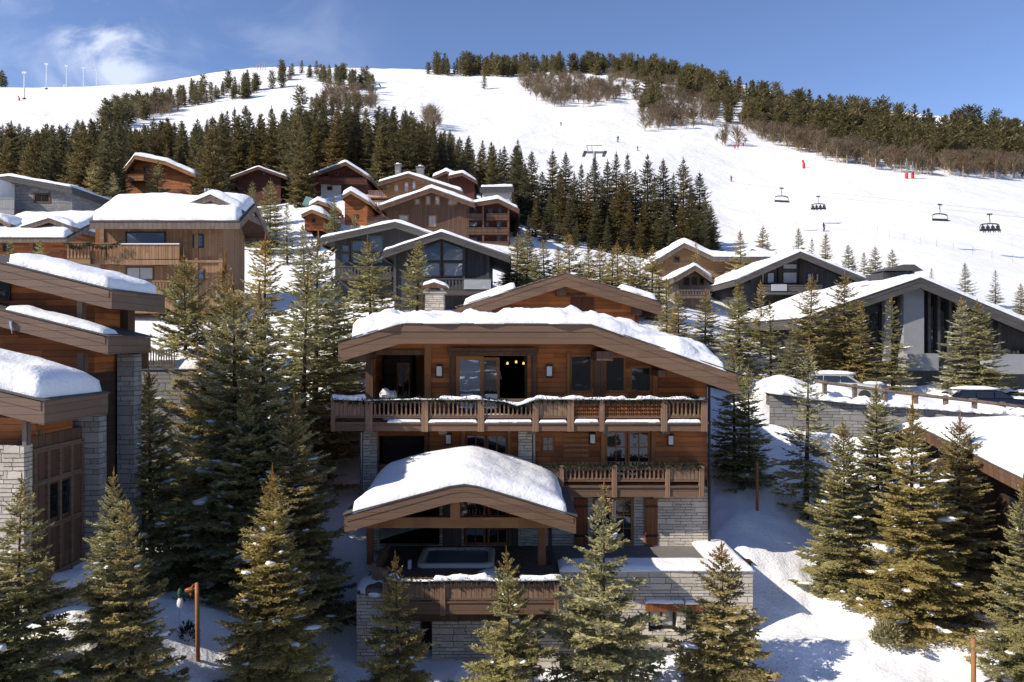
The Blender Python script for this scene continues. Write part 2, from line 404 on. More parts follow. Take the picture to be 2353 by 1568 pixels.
M['metal'] = plain('grey_metal', (0.30, 0.31, 0.32), 0.45, 0.7, 0.1)
M['white_metal'] = plain('white_paint', (0.72, 0.73, 0.75), 0.5, 0, 0.05)
M['black'] = plain('black_metal', (0.018, 0.018, 0.02), 0.5, 0, 0.2)
M['lantern'] = plain('frosted_lantern_glass', (0.72, 0.72, 0.74), 0.35, 0, 0.06)
M['red'] = plain('red_padding', (0.55, 0.020, 0.02), 0.6, 0, 0.1)
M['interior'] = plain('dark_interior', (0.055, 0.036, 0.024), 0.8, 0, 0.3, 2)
M['cloth'] = plain('white_cloth', (0.62, 0.61, 0.60), 0.85, 0, 0.05)
M['curtain'] = plain('green_curtain', (0.075, 0.075, 0.035), 0.9, 0, 0.25, 14)
M['glass'] = glass('reflecting_glass', (0.012, 0.013, 0.015), 0, 0.03)
M['glass_blue'] = glass('painted_sky_glass', (0.11, 0.17, 0.27), 0, 0.25)  # blue base colour paints in the sky's reflection
M['glass_see'] = glass('clear_window_glass', see=0.8, boost=0.10)
M['glass_pale'] = glass('pale_window_glass', (0.42, 0.44, 0.47), 0, 0.2)  # even pale base colour under the glossy layer
M['garland'] = foliage('fir_garland_green', (0.012, 0.026, 0.016), (0.03, 0.055, 0.03))
M['needle'] = foliage('spruce_needles', (0.13, 0.125, 0.072), (0.47, 0.42, 0.225))
M['needle_far'] = foliage('forest_needles', (0.052, 0.056, 0.031), (0.25, 0.215, 0.105))
M['shoot'] = foliage('young_spruce_shoots', (0.20, 0.105, 0.030), (0.34, 0.19, 0.06))
M['twig'] = foliage('bare_twigs', (0.085, 0.070, 0.050), (0.20, 0.165, 0.118))
M['bark'] = plain('spruce_bark', (0.075, 0.055, 0.042), 0.95, 0, 0.4, 9)
M['birch'] = plain('birch_bark', (0.42, 0.33, 0.24), 0.9, 0, 0.3, 3)
M['water'] = glass('pool_water', (0.15, 0.22, 0.28), 0, 0.05)
M['tub'] = plain('tub_acrylic', (0.55, 0.54, 0.51), 0.4, 0, 0.04)
M['carpaint'] = plain('dark_car_paint', (0.012, 0.016, 0.035), 0.25, 0.2, 0.1)
M['silver'] = plain('silver_car_paint', (0.38, 0.39, 0.40), 0.3, 0.4, 0.05)
M['rubber'] = plain('tyre_rubber', (0.02, 0.02, 0.02), 0.85, 0, 0.2)
M['jacket'] = plain('dark_ski_clothing', (0.02, 0.022, 0.03), 0.8, 0, 0.3)
M['seatpad'] = plain('chair_seat_pad', (0.10, 0.09, 0.085), 0.7, 0, 0.2)
mg_, ntg, bg_ = newmat('warm_bulb'); bg_.inputs['Emission Color'].default_value = (1.0, .55, .22, 1); bg_.inputs['Emission Strength'].default_value = 0.7; M['bulb'] = mg_
M['ice'] = glass('icicle_ice', (0.5, 0.55, 0.6), 0, 0.1)

# ------------------------------------------------------------ terrain (one sheet, picture columns give its heights)
GC = {
 -600: [(10,2300),(14,1750),(19,1480),(22,1330),(26,1230),(32,1050),(45,820),(60,640),(75,530),(100,480),(130,430),(180,350),(250,300),(330,262),(430,228),(520,206),(620,208),(800,330),(1300,500)],
 0:    [(10,2300),(14,1760),(19,1500),(22,1400),(26,1280),(32,1080),(45,830),(60,640),(75,530),(100,480),(130,430),(180,350),(250,300),(330,262),(430,228),(520,203),(620,206),(800,330),(1300,500)],
 300:  [(10,2300),(14,1850),(17,1640),(19,1545),(21.5,1440),(24,1345),(27,1285),(33,1090),(45,850),(60,690),(75,600),(100,500),(130,445),(180,375),(250,312),(330,268),(430,228),(520,198),(620,202),(800,330),(1300,500)],
 600:  [(10,2300),(14,1900),(19,1660),(21.5,1560),(24,1450),(28,1330),(33,1160),(45,860),(60,690),(75,620),(100,530),(130,455),(180,378),(250,315),(330,262),(430,193),(500,150),(600,162),(800,300),(1300,500)],
 800:  [(10,2300),(14,1950),(20,1740),(24,1570),(26,1480),(28,1370),(31,1190),(36,1010),(45,840),(55,695),(75,615),(95,545),(120,440),(150,400),(200,340),(260,285),(340,235),(430,185),(520,158),(620,168),(800,300),(1300,500)],
 1100: [(10,2300),(14,1950),(20,1770),(24,1600),(26,1520),(28,1450),(31,1370),(36,1180),(43,880),(48,760),(55,690),(75,625),(95,560),(120,485),(150,425),(200,370),(260,310),(340,250),(430,195),(530,160),(640,178),(800,310),(1300,500)],
 1500: [(10,2300),(14,1950),(20,1770),(24,1600),(27,1505),(29,1440),(31,1370),(36,1150),(43,880),(48,790),(55,735),(75,655),(95,605),(115,580),(150,480),(200,400),(260,340),(340,262),(430,200),(520,165),(620,150),(720,168),(900,330),(1300,500)],
 1640: [(10,2300),(14,1930),(20,1750),(23,1610),(25.5,1520),(27.5,1430),(29,1320),(31,1235),(34,1150),(37,1070),(41,940),(46,860),(55,760),(75,690),(100,620),(130,560),(170,490),(220,405),(270,335),(340,268),(430,212),(520,180),(580,178),(680,230),(900,380),(1300,500)],
 1750: [(10,2300),(14,1900),(20,1720),(23,1590),(25,1510),(26.5,1440),(28,1345),(30,1262),(33,1170),(37,1065),(38.7,1010),(39.6,900),(44,884),(49,880),(60,780),(75,700),(100,615),(130,560),(170,495),(220,415),(270,345),(340,280),(420,225),(500,195),(600,250),(800,400),(1300,520)],
 1900: [(10,2300),(14,1850),(20,1690),(23,1565),(25,1495),(28,1395),(31,1280),(35,1160),(37.5,1060),(39.0,980),(39.5,898),(44,884),(49,880),(60,800),(75,720),(100,605),(130,548),(170,490),(220,410),(270,350),(340,290),(410,240),(500,260),(700,420),(1300,560)],
 2150: [(10,2300),(14,1850),(20,1680),(22,1590),(25,1505),(28,1400),(31,1250),(35,1130),(37,1030),(38.0,965),(38.5,925),(44,905),(49,898),(60,800),(75,690),(100,615),(130,555),(170,480),(220,415),(270,365),(330,296),(400,262),(500,320),(700,450),(1300,580)],
 2353: [(10,2300),(14,1850),(20,1660),(22,1570),(25,1490),(28,1400),(31,1260),(35,1120),(36.5,1020),(37.4,965),(38,945),(44,915),(49,910),(60,800),(75,720),(100,640),(130,575),(170,500),(220,440),(270,395),(330,316),(400,285),(500,350),(700,460),(1300,600)],
 2950: [(10,2300),(14,1850),(20,1660),(22,1570),(25,1490),(28,1400),(31,1260),(35,1120),(36.5,1030),(38,960),(44,920),(49,910),(60,820),(75,750),(100,670),(130,600),(170,530),(220,470),(270,440),(330,360),(400,340),(500,420),(700,500),(1300,620)],
}
LY0, LY1, NY = math.log(10.0), math.log(1300.0), 620
lys = np.linspace(LY0, LY1, NY)
gpx = np.array(sorted(GC)); NXG = 400
gxs = np.linspace(-600, 2950, NXG)
cols = np.array([np.interp(lys, np.log([a for a, _ in GC[k]]), [b for _, b in GC[k]]) for k in gpx])
def gauss1(a, s, axis):
    r = int(3 * s) + 1; k = np.exp(-0.5 * (np.arange(-r, r + 1) / s) ** 2); k /= k.sum()
    return np.apply_along_axis(lambda q: np.convolve(np.pad(q, r, mode='edge'), k, 'valid'), axis, a)
G = np.array([np.interp(gxs, gpx, cols[:, j]) for j in range(NY)])          # NY x NXG
G = gauss1(G, 5.0, 1); G = gauss1(G, 2.6, 0)
YY = np.exp(lys)[:, None] * np.ones((1, NXG)); XX = (gxs[None, :] - CX) / FPX * YY
ZZ = (CY - G) / FPX * YY
near = np.clip((60 - YY) / 25, 0, 1); far = 1 - near
ZZ = ZZ + near * (0.42 * fbm(XX / 2.6, YY / 2.6, 3, 5) + 0.30 * np.maximum(0, fbm(XX / 1.1, YY / 1.1, 11, 5) - .12) - 0.16 * np.maximum(0, fbm(XX / 0.7, YY / 0.9, 23, 4) - .2))
ZZ = ZZ + far * np.clip(YY / 400, 0, 1) * (2.0 * fbm(XX / 30, YY / 30, 5, 5))
PXG = gxs[None, :]
def _bank(pc, yc, rx, ry, h):      # ploughed heaps and banks of snow
    return h * np.exp(-(((XX - PX(pc, yc)) / rx) ** 2 + ((YY - yc) / ry) ** 2))
for a in ((190, 20.3, 1.6, 1.0, .8), (400, 22.4, 2.4, 1.2, .5), (1850, 25.0, 4.0, .8, .45), (2050, 27.2, 1.6, .9, .6), (1800, 41, 1.6, 1.0, .9),
          (1740, 40, .9, .8, .8), (395, 41, 2.2, 1.5, 1.3), (2230, 44, 4, 1.5, .8), (1935, 40.7, 1.5, .5, .35), (2262, 39.6, 2.2, .5, .4), (1100, 24.6, 3, .7, .35)):
    ZZ = ZZ + _bank(*a)
def ground_z(x, y):
    px = CX + x / y * FPX
    i = min(max((px - gxs[0]) / (gxs[1] - gxs[0]), 0), NXG - 1.001); j = min(max((math.log(y) - LY0) / (lys[1] - lys[0]), 0), NY - 1.001)
    i0, j0 = int(i), int(j); fi, fj = i - i0, j - j0
    return float((ZZ[j0, i0] * (1 - fi) + ZZ[j0, i0 + 1] * fi) * (1 - fj) + (ZZ[j0 + 1, i0] * (1 - fi) + ZZ[j0 + 1, i0 + 1] * fi) * fj)
def gpt(px, Y, dz=0.0):
    x = PX(px, Y); return Vector((x, Y, ground_z(x, Y) + dz))
def ypix(px, py, y0=20, y1=500):
    """depth at which the ground along picture column px is seen at row py"""
    best = None; Y = y0
    while Y < y1:
        z = ground_z(PX(px, Y), Y); e = CY - z / Y * FPX
        if e <= py: return Y
        Y *= 1.004
    return y1
gi = np.arange(NY * NXG).reshape(NY, NXG)
gq = np.stack([gi[:-1, :-1], gi[:-1, 1:], gi[1:, 1:], gi[1:, :-1]], -1).reshape(-1, 4)
me = np_mesh('snowy_ground', np.stack([XX, YY, ZZ], -1), gq, True)
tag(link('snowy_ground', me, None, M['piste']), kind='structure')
# the valley on the drone's side, with the range across it (what the windows mirror)
vx = np.linspace(-2600, 2600, 120); vy = np.linspace(9.0, -3000, 110)
VX, VY = np.meshgrid(vx, vy)
dd = (9 - VY) / 3000
VZ = -14 - 120 * np.clip(dd * 8, 0, 1) + np.clip(dd - 0.25, 0, 1) * (950 + 900 * fbm(VX / 700, VY / 700, 9, 6)) * 1.0
vi = np.arange(VX.size).reshape(VX.shape)
vq = np.stack([vi[:-1, :-1], vi[1:, :-1], vi[1:, 1:], vi[:-1, 1:]], -1).reshape(-1, 4)
mv, ntv, bv_ = newmat('valley_snow_and_forest'); tcv = N(ntv, "ShaderNodeTexCoord")
sv_ = N(ntv, "ShaderNodeSeparateXYZ"); ntv.links.new(tcv.outputs['Object'], sv_.inputs[0])
nv_ = noise(ntv, tcv.outputs['Object'], 0.020, 8, 0.68)
fv_ = mth(ntv, 'GREATER_THAN', mth(ntv, 'ADD', nv_, mapr(ntv, sv_.outputs[1], -900, -350, -0.03, 0.35)), 0.56)
ntv.links.new(mixc(ntv, fv_, (0.06, 0.065, 0.06), (0.8, 0.82, 0.85)), bv_.inputs['Base Color']); bv_.inputs['Roughness'].default_value = 0.9
tag(link('valley_hills', np_mesh('valley_hills', np.stack([VX, VY, VZ], -1), vq, True), None, mv), kind='structure')

# ------------------------------------------------------------ roofs and snow
def offs(prof, dz): return [(b, z + dz) for b, z in prof]
def snow_cap(parent, prof, a0, a1, t, axis='y', seed=0, r=0.7, step=0.28, lip=0.07, rag=0.12, nz=0.10, name='snow_cover', tfun=None, amax=60):
    b0, b1 = prof[0][0], prof[-1][0]
    nb = max(10, min(90, int((b1 - b0) / step) + 6)); na = max(8, min(amax, int(abs(a1 - a0) / step) + 6))
    def dist(n):
        u = np.linspace(0, 1, n); return 0.55 * u + 0.45 * (0.5 - 0.5 * np.cos(np.pi * u))
    ub = dist(nb); ua = dist(na)
    B, A = np.meshgrid(b0 + (b1 - b0) * ub, a0 + (a1 - a0) * ua)
    pb = np.interp(B, [q[0] for q in prof], [q[1] for q in prof])
    d = np.minimum(np.minimum(B - b0, b1 - B), np.minimum(np.abs(A - a0), np.abs(a1 - A)))
    E = (1 - (1 - np.clip(d / r, 0, 1)) ** 2.4) ** (1 / 2.4)
    big = fbm(B / 2.2 + seed, A / 2.2, seed, 3)
    T = t * (1 + 0.45 * big)
    if tfun is not None: T = T * tfun(B, A)
    # soften the roof's own creases, as drifted snow does
    sm = gauss1(pb, max(1.0, nb * 0.03), 1); ins = np.clip(d / (r * 1.2), 0, 1)
    Z = pb * (1 - 0.7 * ins) + sm * 0.7 * ins + T * E + E * nz * fbm(B / 0.8, A / 0.8, seed + 4, 3) + 0.015
    # wavy lip
    wb = lip + rag * (fbm(A / 0.9, B * 0 + seed, seed, 3)); wa = lip + rag * fbm(B / 0.9, A * 0 + seed + 3, seed, 3)
    edge = 1 - np.clip(d / (r * 0.6), 0, 1)
    sb = np.where(B - b0 < b1 - B, -1, 1); sa = np.where(np.abs(A - a0) < np.abs(a1 - A), -1, 1) * np.sign(a1 - a0)
    nearb = np.minimum(B - b0, b1 - B) < r * 0.6; neara = np.minimum(np.abs(A - a0), np.abs(a1 - A)) < r * 0.6
    bulge = np.clip(np.sin(np.pi * np.clip(E, 0, 1)), 0, 1)
    B2 = B + np.where(nearb, sb * edge * (wb * 0.7 + 0.12 * t * bulge), 0); A2 = A + np.where(neara, sa * edge * (wa * 0.7 + 0.12 * t * bulge), 0)
    V = np.stack([B2, A2, Z], -1) if axis == 'y' else np.stack([A2, B2, Z], -1)
    gi = np.arange(na * nb).reshape(na, nb)
    q = np.stack([gi[:-1, :-1], gi[:-1, 1:], gi[1:, 1:], gi[1:, :-1]], -1).reshape(-1, 4)
    flip = (axis == 'x') ^ (a1 < a0)
    if flip: q = q[:, ::-1]
    # underside
    U = V.copy(); U[..., 2] = pb - 0.03
    q2 = (gi.size + np.stack([gi[:-1, :-1], gi[1:, :-1], gi[1:, 1:], gi[:-1, 1:]], -1).reshape(-1, 4))
    if flip: q2 = q2[:, ::-1]
    bd = np.concatenate([gi[0, :], gi[1:, -1], gi[-1, -2::-1], gi[-2:0:-1, 0]])
    nx = np.roll(bd, -1); q3 = np.stack([bd, bd + gi.size, nx + gi.size, nx], -1)
    if flip: q3 = q3[:, ::-1]
    L = wloc(parent)
    VV = np.concatenate([V.reshape(-1, 3), U.reshape(-1, 3)]) - np.array(L)
    me = np_mesh(name, VV, np.concatenate([q, q2, q3]), True)
    return link(name, me, parent, M['snow'])

def roof(root, prof, a0, a1, fh=0.5, slab=0.22, axis='y', mf='wood_fascia', ms='wood_soffit', mt='slate', snow=0.4, seed=0, r=0.6, step=0.35,
         side_fascia=True, inset=0.06, rag=0.12, tfun=None, snow_prof=None, snow_a=None, lip=0.05, nz=0.1, face_end=False):
    """prof: roof top edge as (b,z); a0 is the end that faces the camera"""
    up = list(prof); dn = offs(prof, -slab)[::-1]
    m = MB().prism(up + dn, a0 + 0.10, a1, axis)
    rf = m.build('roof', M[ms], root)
    f = MB()
    # raking boards follow the profile
    mid = [(b, z + 0.03) for b, z in prof]; lo = [(b, z - fh) for b, z in prof][::-1]
    f.prism(mid + lo, a0, a0 + 0.10, axis)
    if face_end: f.prism(mid + lo, a1, a1 + 0.10, axis)
    hi = [(b, z - fh * .36) for b, z in prof][::-1]; f.prism(mid + hi, a0 - .018, a0 - .001, axis)
    if side_fascia:
        for b, z, s in ((prof[0][0], prof[0][1], -1), (prof[-1][0], prof[-1][1], 1)):
            e = 0.08 * s
            poly = [(b, z + 0.03), (b + e, z + 0.03), (b + e, z - fh), (b, z - fh)]
            f.prism(poly, a0, a1 + (0.1 if face_end else 0), axis)
    f.build('fascia', M[mf], rf)
    e = MB(); tp = [(b, z + 0.07) for b, z in prof]; lo2 = [(b, z + 0.031) for b, z in prof][::-1]
    tp[0] = (tp[0][0] - 0.13, tp[0][1]); lo2[-1] = (lo2[-1][0] - 0.13, lo2[-1][1]); tp[-1] = (tp[-1][0] + 0.13, tp[-1][1]); lo2[0] = (lo2[0][0] + 0.13, lo2[0][1])
    e.prism(tp + lo2, a0 - 0.05, a1 + 0.05, axis); e.build('roof_covering', M[mt], rf)
    if snow:
        sp = snow_prof or prof
        sp = offs(sp, 0.07); sp[0] = (sp[0][0] + inset, sp[0][1]); sp[-1] = (sp[-1][0] - inset, sp[-1][1])
        sa = snow_a or (a0 + 0.05, a1)
        snow_cap(rf, sp, sa[0], sa[1], snow, axis, seed, r, step, lip, rag, nz, tfun=tfun)
    return rf

def window(root, x0, x1, z0, z1, y, nx=1, ny=1, mf='wood_post', mg='glass', fr=0.08, d=0.06, bar=0.035, name='window'):
    """frame with bars (a part) and its panes (a sub-part); y = wall plane, frame stands d proud of it"""
    if x0 > x1: x0, x1 = x1, x0
    if z0 > z1: z0, z1 = z1, z0
    f = MB()
    f.box(x0, x1, y - d, y + 0.02, z1 - fr, z1); f.box(x0, x1, y - d, y + 0.02, z0, z0 + fr)
    f.box(x0, x0 + fr, y - d, y + 0.02, z0 + fr, z1 - fr); f.box(x1 - fr, x1, y - d, y + 0.02, z0 + fr, z1 - fr)
    iw, ih = x1 - x0 - 2 * fr, z1 - z0 - 2 * fr
    for i in range(1, nx):
        c = x0 + fr + iw * i / nx; f.box(c - bar / 2, c + bar / 2, y - d * 0.7, y + 0.015, z0 + fr, z1 - fr)
    for j in range(1, ny):
        c = z0 + fr + ih * j / ny; f.box(x0 + fr, x1 - fr, y - d * 0.65, y + 0.015, c - bar / 2, c + bar / 2)
    o = f.build(name, M[mf], root)
    MB().box(x0 + fr * .6, x1 - fr * .6, y - 0.012, y + 0.012, z0 + fr * .6, z1 - fr * .6).build('pane', M[mg], o)
    return o
def pwin(root, px0, px1, py0, py1, Y, nx=1, ny=1, **kw):
    return window(root, PX(px0, Y), PX(px1, Y), PZ(py1, Y), PZ(py0, Y), Y, nx, ny, **kw)
def lantern(root, x, z, y, w=0.3, h=0.5):
    b = MB().box(x - w / 2, x + w / 2, y - 0.16, y, z + h / 2 - 0.04, z + h / 2).box(x - w / 2, x + w / 2, y - 0.16, y, z - h / 2, z - h / 2 + 0.04)
    for sx in (-1, 1): b.box(x + sx * (w / 2 - 0.025) - 0.012, x + sx * (w / 2 - 0.025) + 0.012, y - 0.17, y - 0.14, z - h / 2, z + h / 2)
    b.box(x - w / 2 + .02, x + w / 2 - .02, y - 0.03, y, z - h / 2 - .03, z + h / 2 + .03)
    o = b.build('wall_lantern', M['black'], root)
    MB().box(x - w / 2 + 0.03, x + w / 2 - 0.03, y - 0.15, y - 0.032, z - h / 2 + 0.045, z + h / 2 - 0.045).build('lamp_glass', M['lantern'], o)
    return o
def balusters(root, x0, x1, z0, z1, y, gap=0.168, w=0.078, kind='bar', mat='wood_rail', name='railing_panel'):
    m = MB()
    if kind == 'bar':
        n = max(1, int(round((x1 - x0) / gap)))
        for i in range(n):
            c = x0 + (i + 0.5) * (x1 - x0) / n
            k = 0.5 * w
            # turned board: narrower waist
            for a, b_, q in ((z0, z0 + (z1 - z0) * .2, 1.0), (z0 + (z1 - z0) * .2, z0 + (z1 - z0) * .8, .72), (z0 + (z1 - z0) * .8, z1, 1.0)):
                m.box(c - k * q, c + k * q, y, y + 0.04, a, b_)
        m.box(x0, x1, y + 0.012, y + 0.045, z0 + .004, z0 + .05).box(x0, x1, y + 0.012, y + 0.045, z1 - .05, z1 - .004)
    elif kind == 'board':
        n = max(1, int(round((x1 - x0) / 0.17)))
        for i in range(n):
            a = x0 + i * (x1 - x0) / n; b_ = a + (x1 - x0) / n - 0.012
            m.box(a, b_, y + (0.006 if i % 2 else 0), y + 0.04, z0, z1)
    else:      # fretwork boards: a lattice of cut-outs
        n = max(2, int(round((x1 - x0) / 0.17))); k = 4
        for i in range(n):
            for j in range(k):
                cx = x0 + (i + .5) * (x1 - x0) / n; cz = z0 + (j + .5) * (z1 - z0) / k
                hx = (x1 - x0) / n / 2; hz = (z1 - z0) / k / 2
                for sx in (-1, 1):
                    for sz in (-1, 1):
                        q = [(cx + sx * hx, cz + sz * hz), (cx + sx * hx * .18, cz + sz * hz), (cx + sx * hx, cz + sz * hz * .18)]
                        m.prism(q, y, y + 0.04, 'y')
                m.box(cx - hx * .13, cx + hx * .13, y + .003, y + .035, cz - hz, cz + hz)
    return m.build(name, M[mat], root)

def snow_strip(parent, pts, w, h, seed=0, name='snow_cover', gaps=0.0, sag=0.0):
    """a ridge of snow lying along a polyline"""
    pp_ = np.array([tuple(p) for p in pts]); seg = np.linalg.norm(np.diff(pp_, axis=0), axis=1); cs = np.concatenate([[0], np.cumsum(seg)]); L = cs[-1]
    n = max(12, int(L / .09)); s = np.linspace(0, L, n); c = np.stack([np.interp(s, cs, pp_[:, k]) for k in range(3)], -1)
    t = np.gradient(c, axis=0); t /= np.linalg.norm(t, axis=1, keepdims=True); sd = np.stack([-t[:, 1], t[:, 0], 0 * s], -1); sd /= np.maximum(1e-6, np.linalg.norm(sd, axis=1, keepdims=True))
    k = 10; th = np.linspace(0, math.pi, k); rings = []
    hv = h * np.clip(.95 + 1.0 * fbm(s / .45, s * 0 + seed, seed, 3) - gaps * (vnoise(s / .8, s * 0, seed + 5) > .12), .12, 2); wv = w * np.clip(1 + .5 * fbm(s / .5, s * 0 + 9, seed + 2, 3), .3, 2)
    endf = np.clip(np.minimum(s, L - s) / .12, .08, 1)
    for a in th:
        r = 1 + .25 * vnoise(s / .3, s * 0 + a * 2, seed + 7)
        rings.append(c + sd * (np.cos(a) * wv * endf * r)[:, None] + np.array([0, 0, 1.0]) * ((np.sin(a) * hv * r - sag * abs(math.cos(a)) ** 3 * h) * endf)[:, None])
    V = np.stack(rings, 1); gi = np.arange(n * k).reshape(n, k)
    q = np.stack([gi[:-1, :-1], gi[1:, :-1], gi[1:, 1:], gi[:-1, 1:]], -1).reshape(-1, 4)
    q = np.concatenate([q, np.stack([gi[:-1, -1], gi[1:, -1], gi[1:, 0], gi[:-1, 0]], -1)])
    return link(name, np_mesh(name, V.reshape(-1, 3) - np.array(wloc(parent)), q[:, ::-1], True), parent, M['snow'])

# ------------------------------------------------------------ conifers
def diamonds(base, d, ln, w, rng, roll=None):
    n = len(base); d = d / np.maximum(1e-6, np.linalg.norm(d, axis=1, keepdims=True))
    r = rng.normal(size=(n, 3)) * 0.55 + np.array([0, 0, 0.8]) if roll is None else roll
    s = np.cross(d, r); s /= np.maximum(1e-6, np.linalg.norm(s, axis=1, keepdims=True))
    ln = np.asarray(ln)[:, None] * np.ones((n, 1)); w = np.asarray(w) * np.ones(n); w = w[:, None]
    mid = base + d * ln * 0.4
    return np.stack([base, mid + s * w / 2, base + d * ln, mid - s * w / 2], 1)
def spruce(seed, H, R, ws=0.22, per=6, ts=0.10, tts=0.075, tl=0.13, tw=0.05, power=0.85, leader=True, crown0=0.05, snow=26, droop=0.30, shape='cone', detail=True, dens=1.0):
    rng = np.random.RandomState(seed)
    V, T, S = [], [], []
    bz = []; z = crown0 * H
    while z < 0.975 * H:
        for k in range(per): bz.append(z + rng.uniform(-.5, .5) * ws)
        if rng.rand() < .8: bz.append(z + ws * .5)
        z += ws * (0.75 + 0.5 * rng.rand()) * (1.0 if z < .8 * H else .8)
    az = 0.0; lopsided = rng.uniform(0, 6.28)
    blist = []
    clump = rng.rand(40)
    for i, z in enumerate(bz):
        t = min(0.985, max(0.0, z / H)); az += 2.399 + rng.uniform(-.3, .3)
        if shape == 'cone': L = R * (1 - t) ** power
        else: L = R * (max(0.02, 1 - abs((t - .42) / .6) ** 2.2)) ** 0.7 if t > .42 else R * (0.62 + .38 * t / .42)
        L *= (0.62 + 0.56 * rng.rand()) * (1 + 0.10 * math.cos(az - lopsided)) * min(1, 0.72 + 3.2 * t)
        L *= 0.86 + .3 * clump[int(t * 38)]
        if rng.rand() < 0.08: L *= 1.2
        L += 0.07 * min(1.0, H / 6)
        s0 = 0.12 + 0.95 * max(0, (t - .55) / .45) ** 1.4 - (0.18 if t < .35 else 0) + rng.uniform(-.1, .1)
        dr = droop * (1 - t) + .08; up = (droop * .75) * (1 - t) + .12
        ca, sa = math.cos(az), math.sin(az)
        def pos(u): return np.stack([ca * L * u, sa * L * u, z + L * (s0 * u - dr * u + up * u * u)], -1)
        kk = 0.32 + 0.68 * min(1.0, L / (0.45 * R))
        nt_ = max(4, int(L / ts * 2 * dens / kk))
        u = np.sort(rng.uniform(0.12, 1.0, nt_)) if detail else np.linspace(.15, 1, nt_)
        b = pos(u); tan = np.stack([ca * np.ones(nt_), sa * np.ones(nt_), s0 - dr + 2 * up * u], -1)
        tan /= np.linalg.norm(tan, axis=1, keepdims=True)
        side = np.stack([-sa * np.ones(nt_), ca * np.ones(nt_), np.zeros(nt_)], -1) * np.where(np.arange(nt_) % 2 == 0, 1, -1)[:, None]
        ang = rng.uniform(.55, 1.15, nt_)[:, None]
        dv = tan * np.cos(ang) + side * np.sin(ang); dv[:, 2] += rng.uniform(-.22, .10, nt_)
        tlen = (0.40 * L * (1 - u) ** .75 + tl * kk) * rng.uniform(.6, 1.1, nt_)
        bt = rng.rand()
        V.append(diamonds(b, dv, tlen, tw * 1.25 * (.4 + .6 * kk), rng)); T.append(np.full(nt_, bt) + rng.uniform(-.15, .15, nt_))
        # main stem sprays
        ns = max(2, int(L / (tl * 1.2))); us = np.linspace(.1, .96, ns); bs = pos(us)
        ds = np.stack([ca * np.ones(ns), sa * np.ones(ns), s0 - dr + 2 * up * us], -1)
        V.append(diamonds(bs, ds, np.full(ns, tl * 1.9 * kk), tw * 1.4 * (.4 + .6 * kk), rng)); T.append(np.full(ns, bt))
        if detail:
            cnt = np.maximum(2, (tlen / tts * 2).astype(int)); ii = np.repeat(np.arange(nt_), cnt)
            s = rng.uniform(.1, 1.0, len(ii))
            dvn = dv / np.linalg.norm(dv, axis=1, keepdims=True)
            bb = b[ii] + dvn[ii] * (tlen[ii] * s)[:, None]
            sd = np.cross(dvn[ii], np.array([0, 0, 1.0])); sg = np.where(rng.rand(len(ii)) < .5, 1, -1)[:, None]
            a2 = rng.uniform(.45, 1.1, len(ii))[:, None]
            d2 = dvn[ii] * np.cos(a2) + sd * sg * np.sin(a2); d2[:, 2] += rng.uniform(-.25, .35, len(ii))
            V.append(diamonds(bb, d2, tl * kk * rng.uniform(.6, 1.2, len(ii)), tw * (.45 + .55 * kk), rng)); T.append(bt + rng.uniform(-.25, .25, len(ii)))
        if snow and t < .85 and L > .35 * R * .5: blist.append((pos(np.array([.45, .6, .75])), L, ca, sa))
    tip = np.array([[0, 0, H * (.93 + .012 * k)] for k in range(6)]); V.append(diamonds(tip, np.tile([.01, .01, 1.0], (6, 1)), np.full(6, .05 * H), .012 * H, rng, rng.normal(size=(6, 3)))); T.append(np.full(6, .5))
    V = np.concatenate(V); T = np.clip(np.concatenate(T), 0, 1)
    out = {'crown': V, 'tint': T}
    # leader and top shoots
    if leader:
        n = 14; bz_ = H * (0.93 + .07 * rng.rand(n)); a = rng.uniform(0, 6.28, n)
        sp = 0.25 + .25 * rng.rand(n)
        base = np.stack([0.02 * np.cos(a), 0.02 * np.sin(a), bz_], -1); d = np.stack([np.cos(a) * sp, np.sin(a) * sp, np.ones(n)], -1)
        ln = (0.030 * H) * rng.uniform(.6, 1.1, n)
        base = np.concatenate([base] + [np.array([[0, 0, H * (.95 + .028 * k)]]) for k in range(3)]); d = np.concatenate([d] + [np.array([[.02, .02, 1.0]])] * 3); ln = np.concatenate([ln, [.05 * H] * 3])
        r1 = np.tile([1.0, 0.2, 0], (n + 3, 1)); r2 = np.tile([-.2, 1.0, 0], (n + 3, 1))
        out['shoot'] = np.concatenate([diamonds(base, d, ln, 0.055 * (H / 7), rng, r1), diamonds(base, d, ln, 0.055 * (H / 7), rng, r2)])
    # trunk
    k = 8; zs = np.array([-.6, 0, .15 * H, .5 * H, .97 * H]); r0 = 0.018 * H
    rr = np.array([1.15, 1.0, .85, .5, .06]) * r0
    th = np.arange(k) * 2 * math.pi / k
    tv = np.stack([rr[:, None] * np.cos(th), rr[:, None] * np.sin(th), np.repeat(zs[:, None], k, 1)], -1).reshape(-1, 3)
    tq = [(i * k + j, i * k + (j + 1) % k, (i + 1) * k + (j + 1) % k, (i + 1) * k + j) for i in range(len(zs) - 1) for j in range(k)]
    out['trunk'] = (tv, np.array(tq))
